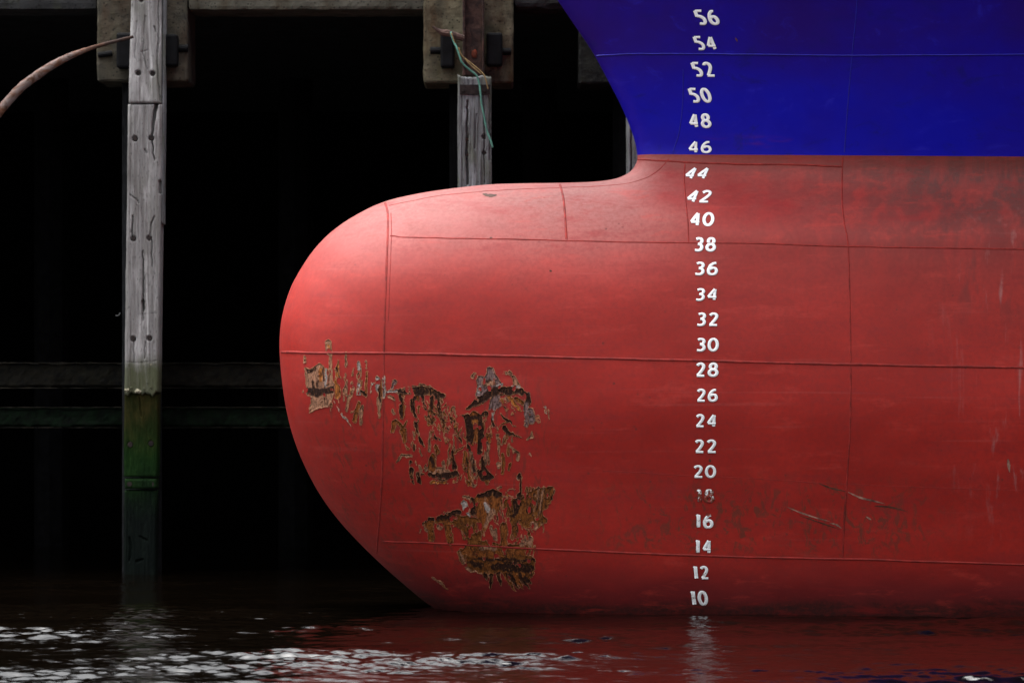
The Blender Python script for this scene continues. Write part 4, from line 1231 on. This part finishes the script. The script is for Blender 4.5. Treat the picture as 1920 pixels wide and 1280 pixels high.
# ---- second fender post
f2 = thing('fender_post', 'short blue-grey timber fender post with steel strap, above the bulb', 'fender post', (X_(890, YF), YF + 0.15, 0), 'timber fender posts along the pier')
timber('post_timber', ((858, 921), (858, 925)), (143, 1160), YF, 0.30, M['timber2'], f2, seed=23, grain=0.010, ragged=(8, 0), holes=[(876, 261, 3), (876, 290, 3), (907, 257, 4), (908, 287, 4)],
       cracks=[([(876, 190), (876, 260), (877, 345)], [3, 4, 4], 0.05), ([(906, 180), (908, 230), (909, 345)], [1.2, 2, 1.4], 0.03), ([(893, 215), (890, 280)], [1, 1.5], 0.02), ([(917, 180), (919, 300)], [1, 2], 0.03), ([(866, 180), (867, 320)], [0.8, 1.2], 0.015)])
put(link('steel_strap', bm_mesh('steel_strap', box_bm(X_(862, YF), X_(919, YF), YF - 0.012, YF + 0.01, Z_(178, YF), Z_(159, YF), 0.003)), M['strap']), f2)
for a in (870, 908): bolt(a, 169, YF - 0.012, f2, 0.018, 0.012)
for a, b in ((907, 257), (908, 287)): bolt(a, b, YF + 0.016, f2, 0.016, 0.004)
for a, b in ((876, 261), (876, 290)): bolt(a, b, YF + 0.016, f2, 0.013, 0.004, 'rust')
for a, b, c, d in ((826, 852, 58, 127), (912, 942, 62, 124)):
    put(link('rubber_block', bm_mesh('rubber_block', box_bm(X_(a, 4.3), X_(b, 4.3), 4.26, 4.52, Z_(d, 4.3), Z_(c, 4.3), 0.02)), M['rubber']), f2)
for a, b in ((818, 94), (947, 96)):
    put(link('bracket_pin', bm_mesh('bracket_pin', cyl_bm((X_(a, 4.35), 4.42, Z_(b, 4.35)), (1, 0, 0), 0.032, 0.11, 12)), M['rubber']), f2)

def rusty_column():
    c = thing('steel_column', 'rusty brown steel column standing above the short fender post', 'steel column', (X_(888, 4.2), 4.35, Z_(143, 4.2)))
    x0, x1, z0, z1 = X_(867, 4.2), X_(908, 4.2), Z_(142, 4.2), Z_(-60, 4.2)
    put(link('web', bm_mesh('web', rough_box(x0 + 0.012, x1 - 0.012, 4.215, 4.235, z0, z1, 0.02, 0.004, 0.003, 4)), M['rust']), c)
    for a, b in ((x0, x0 + 0.03), (x1 - 0.022, x1)):
        put(link('flange', bm_mesh('flange', rough_box(a, b, 4.16, 4.40, z0, z1, 0.02, 0.004, 0.004, 5)), M['rust']), c)
    bm = bmesh.new()
    bmesh.ops.create_icosphere(bm, subdivisions=2, radius=0.03)
    for v in bm.verts:
        v.co = Vector((v.co.x * 0.9, v.co.y * 0.25, v.co.z * 1.35)) * (1 + 0.2 * math.sin(v.co.x * 200)) + Vector((X_(890, 4.2), 4.212, Z_(101, 4.2)))
    put(link('rust_bloom', bm_mesh('rust_bloom', bm), M['orange']), c)
    p = [(X_(a, 4.12), 4.12, Z_(b, 4.12)) for a, b in ((811, 50), (820, 57), (830, 62), (842, 63), (855, 68), (870, 72))]
    put(link('bent_lug', tube_mesh('bent_lug', p, [0.008, 0.018, 0.028, 0.034, 0.030, 0.028], 8, 0.6, 0.15), M['rust']), c)
rusty_column()

f3 = thing('fender_post', 'pale timber fender post half hidden behind the blue stem', 'fender post', (X_(1205, YF), YF + 0.15, 0), 'timber fender posts along the pier')
timber('post_timber', ((1176, 1240), (1176, 1242)), (150, 1160), YF, 0.30, M['timber2'], f3, seed=31, grain=0.008, cracks=[([(1183, 200), (1184, 330)], [2, 2], 0.03)])

# ---- the pier itself
pier = thing('concrete_pier', 'dark concrete pier with heavy edge beam and square pile caps above the water', 'pier', (0, 12, 0))
def pier_box(name, x0, x1, y0, y1, z0, z1, mat, amp=0.01, bev=0.015, step=0.03, seed=0):
    return put(link(name, bm_mesh(name, rough_box(x0, x1, y0, y1, z0, z1, step, amp, bev, seed)), M[mat], smooth=False), pier)
YB = 4.42
zb = lambda py: Z_(py, YB)
pier_box('edge_beam', -40, X_(180, YB), YB + 0.10, YB + 0.8, zb(17), zb(17) + 0.5, 'conc_dk', 0.006, 0.012, 0.06, 1)
pier_box('edge_beam', X_(352, YB), X_(800, YB), YB + 0.02, YB + 0.8, zb(19), zb(19) + 0.5, 'conc_beam', 0.007, 0.010, 0.035, 2)
pier_box('edge_beam', X_(962, YB), X_(1500, YB), YB + 0.08, YB + 0.8, zb(15), zb(15) + 0.5, 'conc_dk', 0.012, 0.018, 0.05, 3)
pier_box('edge_beam', X_(1500, YB) + 0.01, 40, YB + 0.08, YB + 0.8, zb(15), zb(15) + 0.5, 'conc_dk', 0.006, 0.018, 0.1, 3)
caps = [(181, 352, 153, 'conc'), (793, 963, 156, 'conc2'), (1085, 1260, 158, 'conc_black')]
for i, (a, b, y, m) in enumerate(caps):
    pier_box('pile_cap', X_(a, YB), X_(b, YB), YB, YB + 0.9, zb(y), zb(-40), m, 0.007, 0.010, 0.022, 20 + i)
deck = box_bm(-40, 40, YB + 0.12, 30, zb(-60), zb(-60) + 0.15, 0)
put(link('deck_slab', bm_mesh('deck_slab', deck), M['conc_dk']), pier)
# piles behind the posts, and rows further in
for px0, px1, Y, m in ((225, 300, 4.55, 'pile'), (842, 900, 4.55, 'dim'), (1150, 1230, 4.6, 'dim'), (520, 585, 9.0, 'dim'), (60, 125, 9.0, 'dim'), (980, 1045, 9.0, 'dim')):
    bm = cyl_bm((X_((px0 + px1) / 2, Y), Y + (X_(px1, Y) - X_(px0, Y)) / 2, 1.6), (0, 0, 1), (X_(px1, Y) - X_(px0, Y)) / 2, 6.4, 8)
    put(link('pile', bm_mesh('pile', bm), M[m]), pier)
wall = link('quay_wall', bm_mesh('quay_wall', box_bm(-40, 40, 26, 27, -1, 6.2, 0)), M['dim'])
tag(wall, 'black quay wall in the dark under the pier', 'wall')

# hook hanging at the pile
p = [(X_(a, 4.5), 4.50, Z_(b, 4.5)) for a, b in ((225, 586), (224, 590), (220, 592), (217, 591))]
hk = link('hook', tube_mesh('hook', p, [0.006, 0.006, 0.005, 0.004], 6), M['timber2'])
put(hk, pier)

# ---- walers: long level timbers behind the posts
def waler(name, label, py0, py1, Y, m, seed, edge_highlight):
    t = thing(name, label, 'waler', (X_(270, Y), Y, Z_((py0 + py1) / 2, Y)), 'level timbers between the posts')
    bm = rough_box(X_(-60, Y), X_(700, Y), Y, Y + 0.25, Z_(py1, Y), Z_(py0, Y), 0.03, 0.012, 0.012, seed)
    put(link('beam', bm_mesh('beam', bm), M[m]), t)
    for k, (py, mm) in enumerate(edge_highlight):
        bm = rough_box(X_(-60, Y), X_(700, Y), Y - 0.03, Y + 0.02, Z_(py + 3, Y), Z_(py, Y), 0.04, 0.006, 0.004, seed + 7 + k)
        put(link('edge_highlight', bm_mesh('edge_highlight', bm), M[mm]), t)
M['edge_highlight'] = mat_dark('beam_edge_highlight', (0.0075, 0.0062, 0.004), 0.8, 0.12, 1.0)  # paler strips that paint a highlight along the beam edges
waler('waler', 'upper brown mossy level beam behind the tall post', 680, 727, 4.9, 'waler_b', 3, [(679, 'edge_highlight'), (726, 'edge_highlight')])
waler('waler', 'lower green slimy level beam behind the tall post, near the water', 764, 801, 4.9, 'waler_g', 5, [(762, 'edge_highlight'), (800, 'edge_highlight')])

# ---- bent rusty bar
pts = catmull([(-70, 300), (-30, 245), (0, 208), (38, 166), (75, 138), (112, 115), (150, 98), (190, 85), (250, 69)], 8)
rad = np.interp(np.linspace(0, 1, len(pts)), [0, 0.25, 0.5, 0.66, 0.8, 1], [9.0, 8.8, 8.6, 6.6, 4.2, 3.0]) / 210.0
path = [(X_(a, 3.98), 3.98, Z_(b, 3.98)) for a, b in pts]
bar = link('bent_bar', tube_mesh('bent_bar', path, list(rad), 10, 0.8, 0.07), M['peeled'], smooth=True)
tag(bar, 'bent rusty steel bar with peeling pale paint, curving out from the tall post', 'steel bar')

# ---- rope and twine caught on the second post
def rope(name, label, pp, Y, r, m):
    c = catmull(pp, 6)
    if not hasattr(Y, '__len__'): Y = [Y] * len(pp)
    yy = np.interp(np.linspace(0, 1, len(c)), np.linspace(0, 1, len(Y)), Y)
    me = tube_mesh(name, [(X_(a, y), y, Z_(b, y)) for (a, b), y in zip(c, yy)], r, 6, 1.0, 0.12)
    o = link(name, me, M[m], smooth=True)
    tag(o, label, 'rope')
rope('rope', 'teal green rope trailing down the short fender post', [(845, 60), (849, 74), (857, 92), (862, 106), (867, 118), (879, 130), (893, 141), (897, 152), (900, 165), (903, 195), (907, 215), (913, 245), (920, 264), (924, 277)],
     [4.06, 4.06, 4.05, 4.05, 4.05, 4.06, 4.06, 4.07, 4.07, 4.07, 4.07, 4.07, 4.07, 4.07], 0.0085, 'rope')
rope('twine', 'thin tan twine tied slackly beside the teal rope', [(846, 62), (854, 84), (864, 104), (876, 113), (892, 126), (906, 139), (911, 150), (915, 168)], 4.055, 0.006, 'twine')
rope('twine', 'second strand of tan twine hanging below the knot at the rusty column', [(860, 90), (866, 104), (884, 124), (903, 140)], 4.045, 0.005, 'twine')
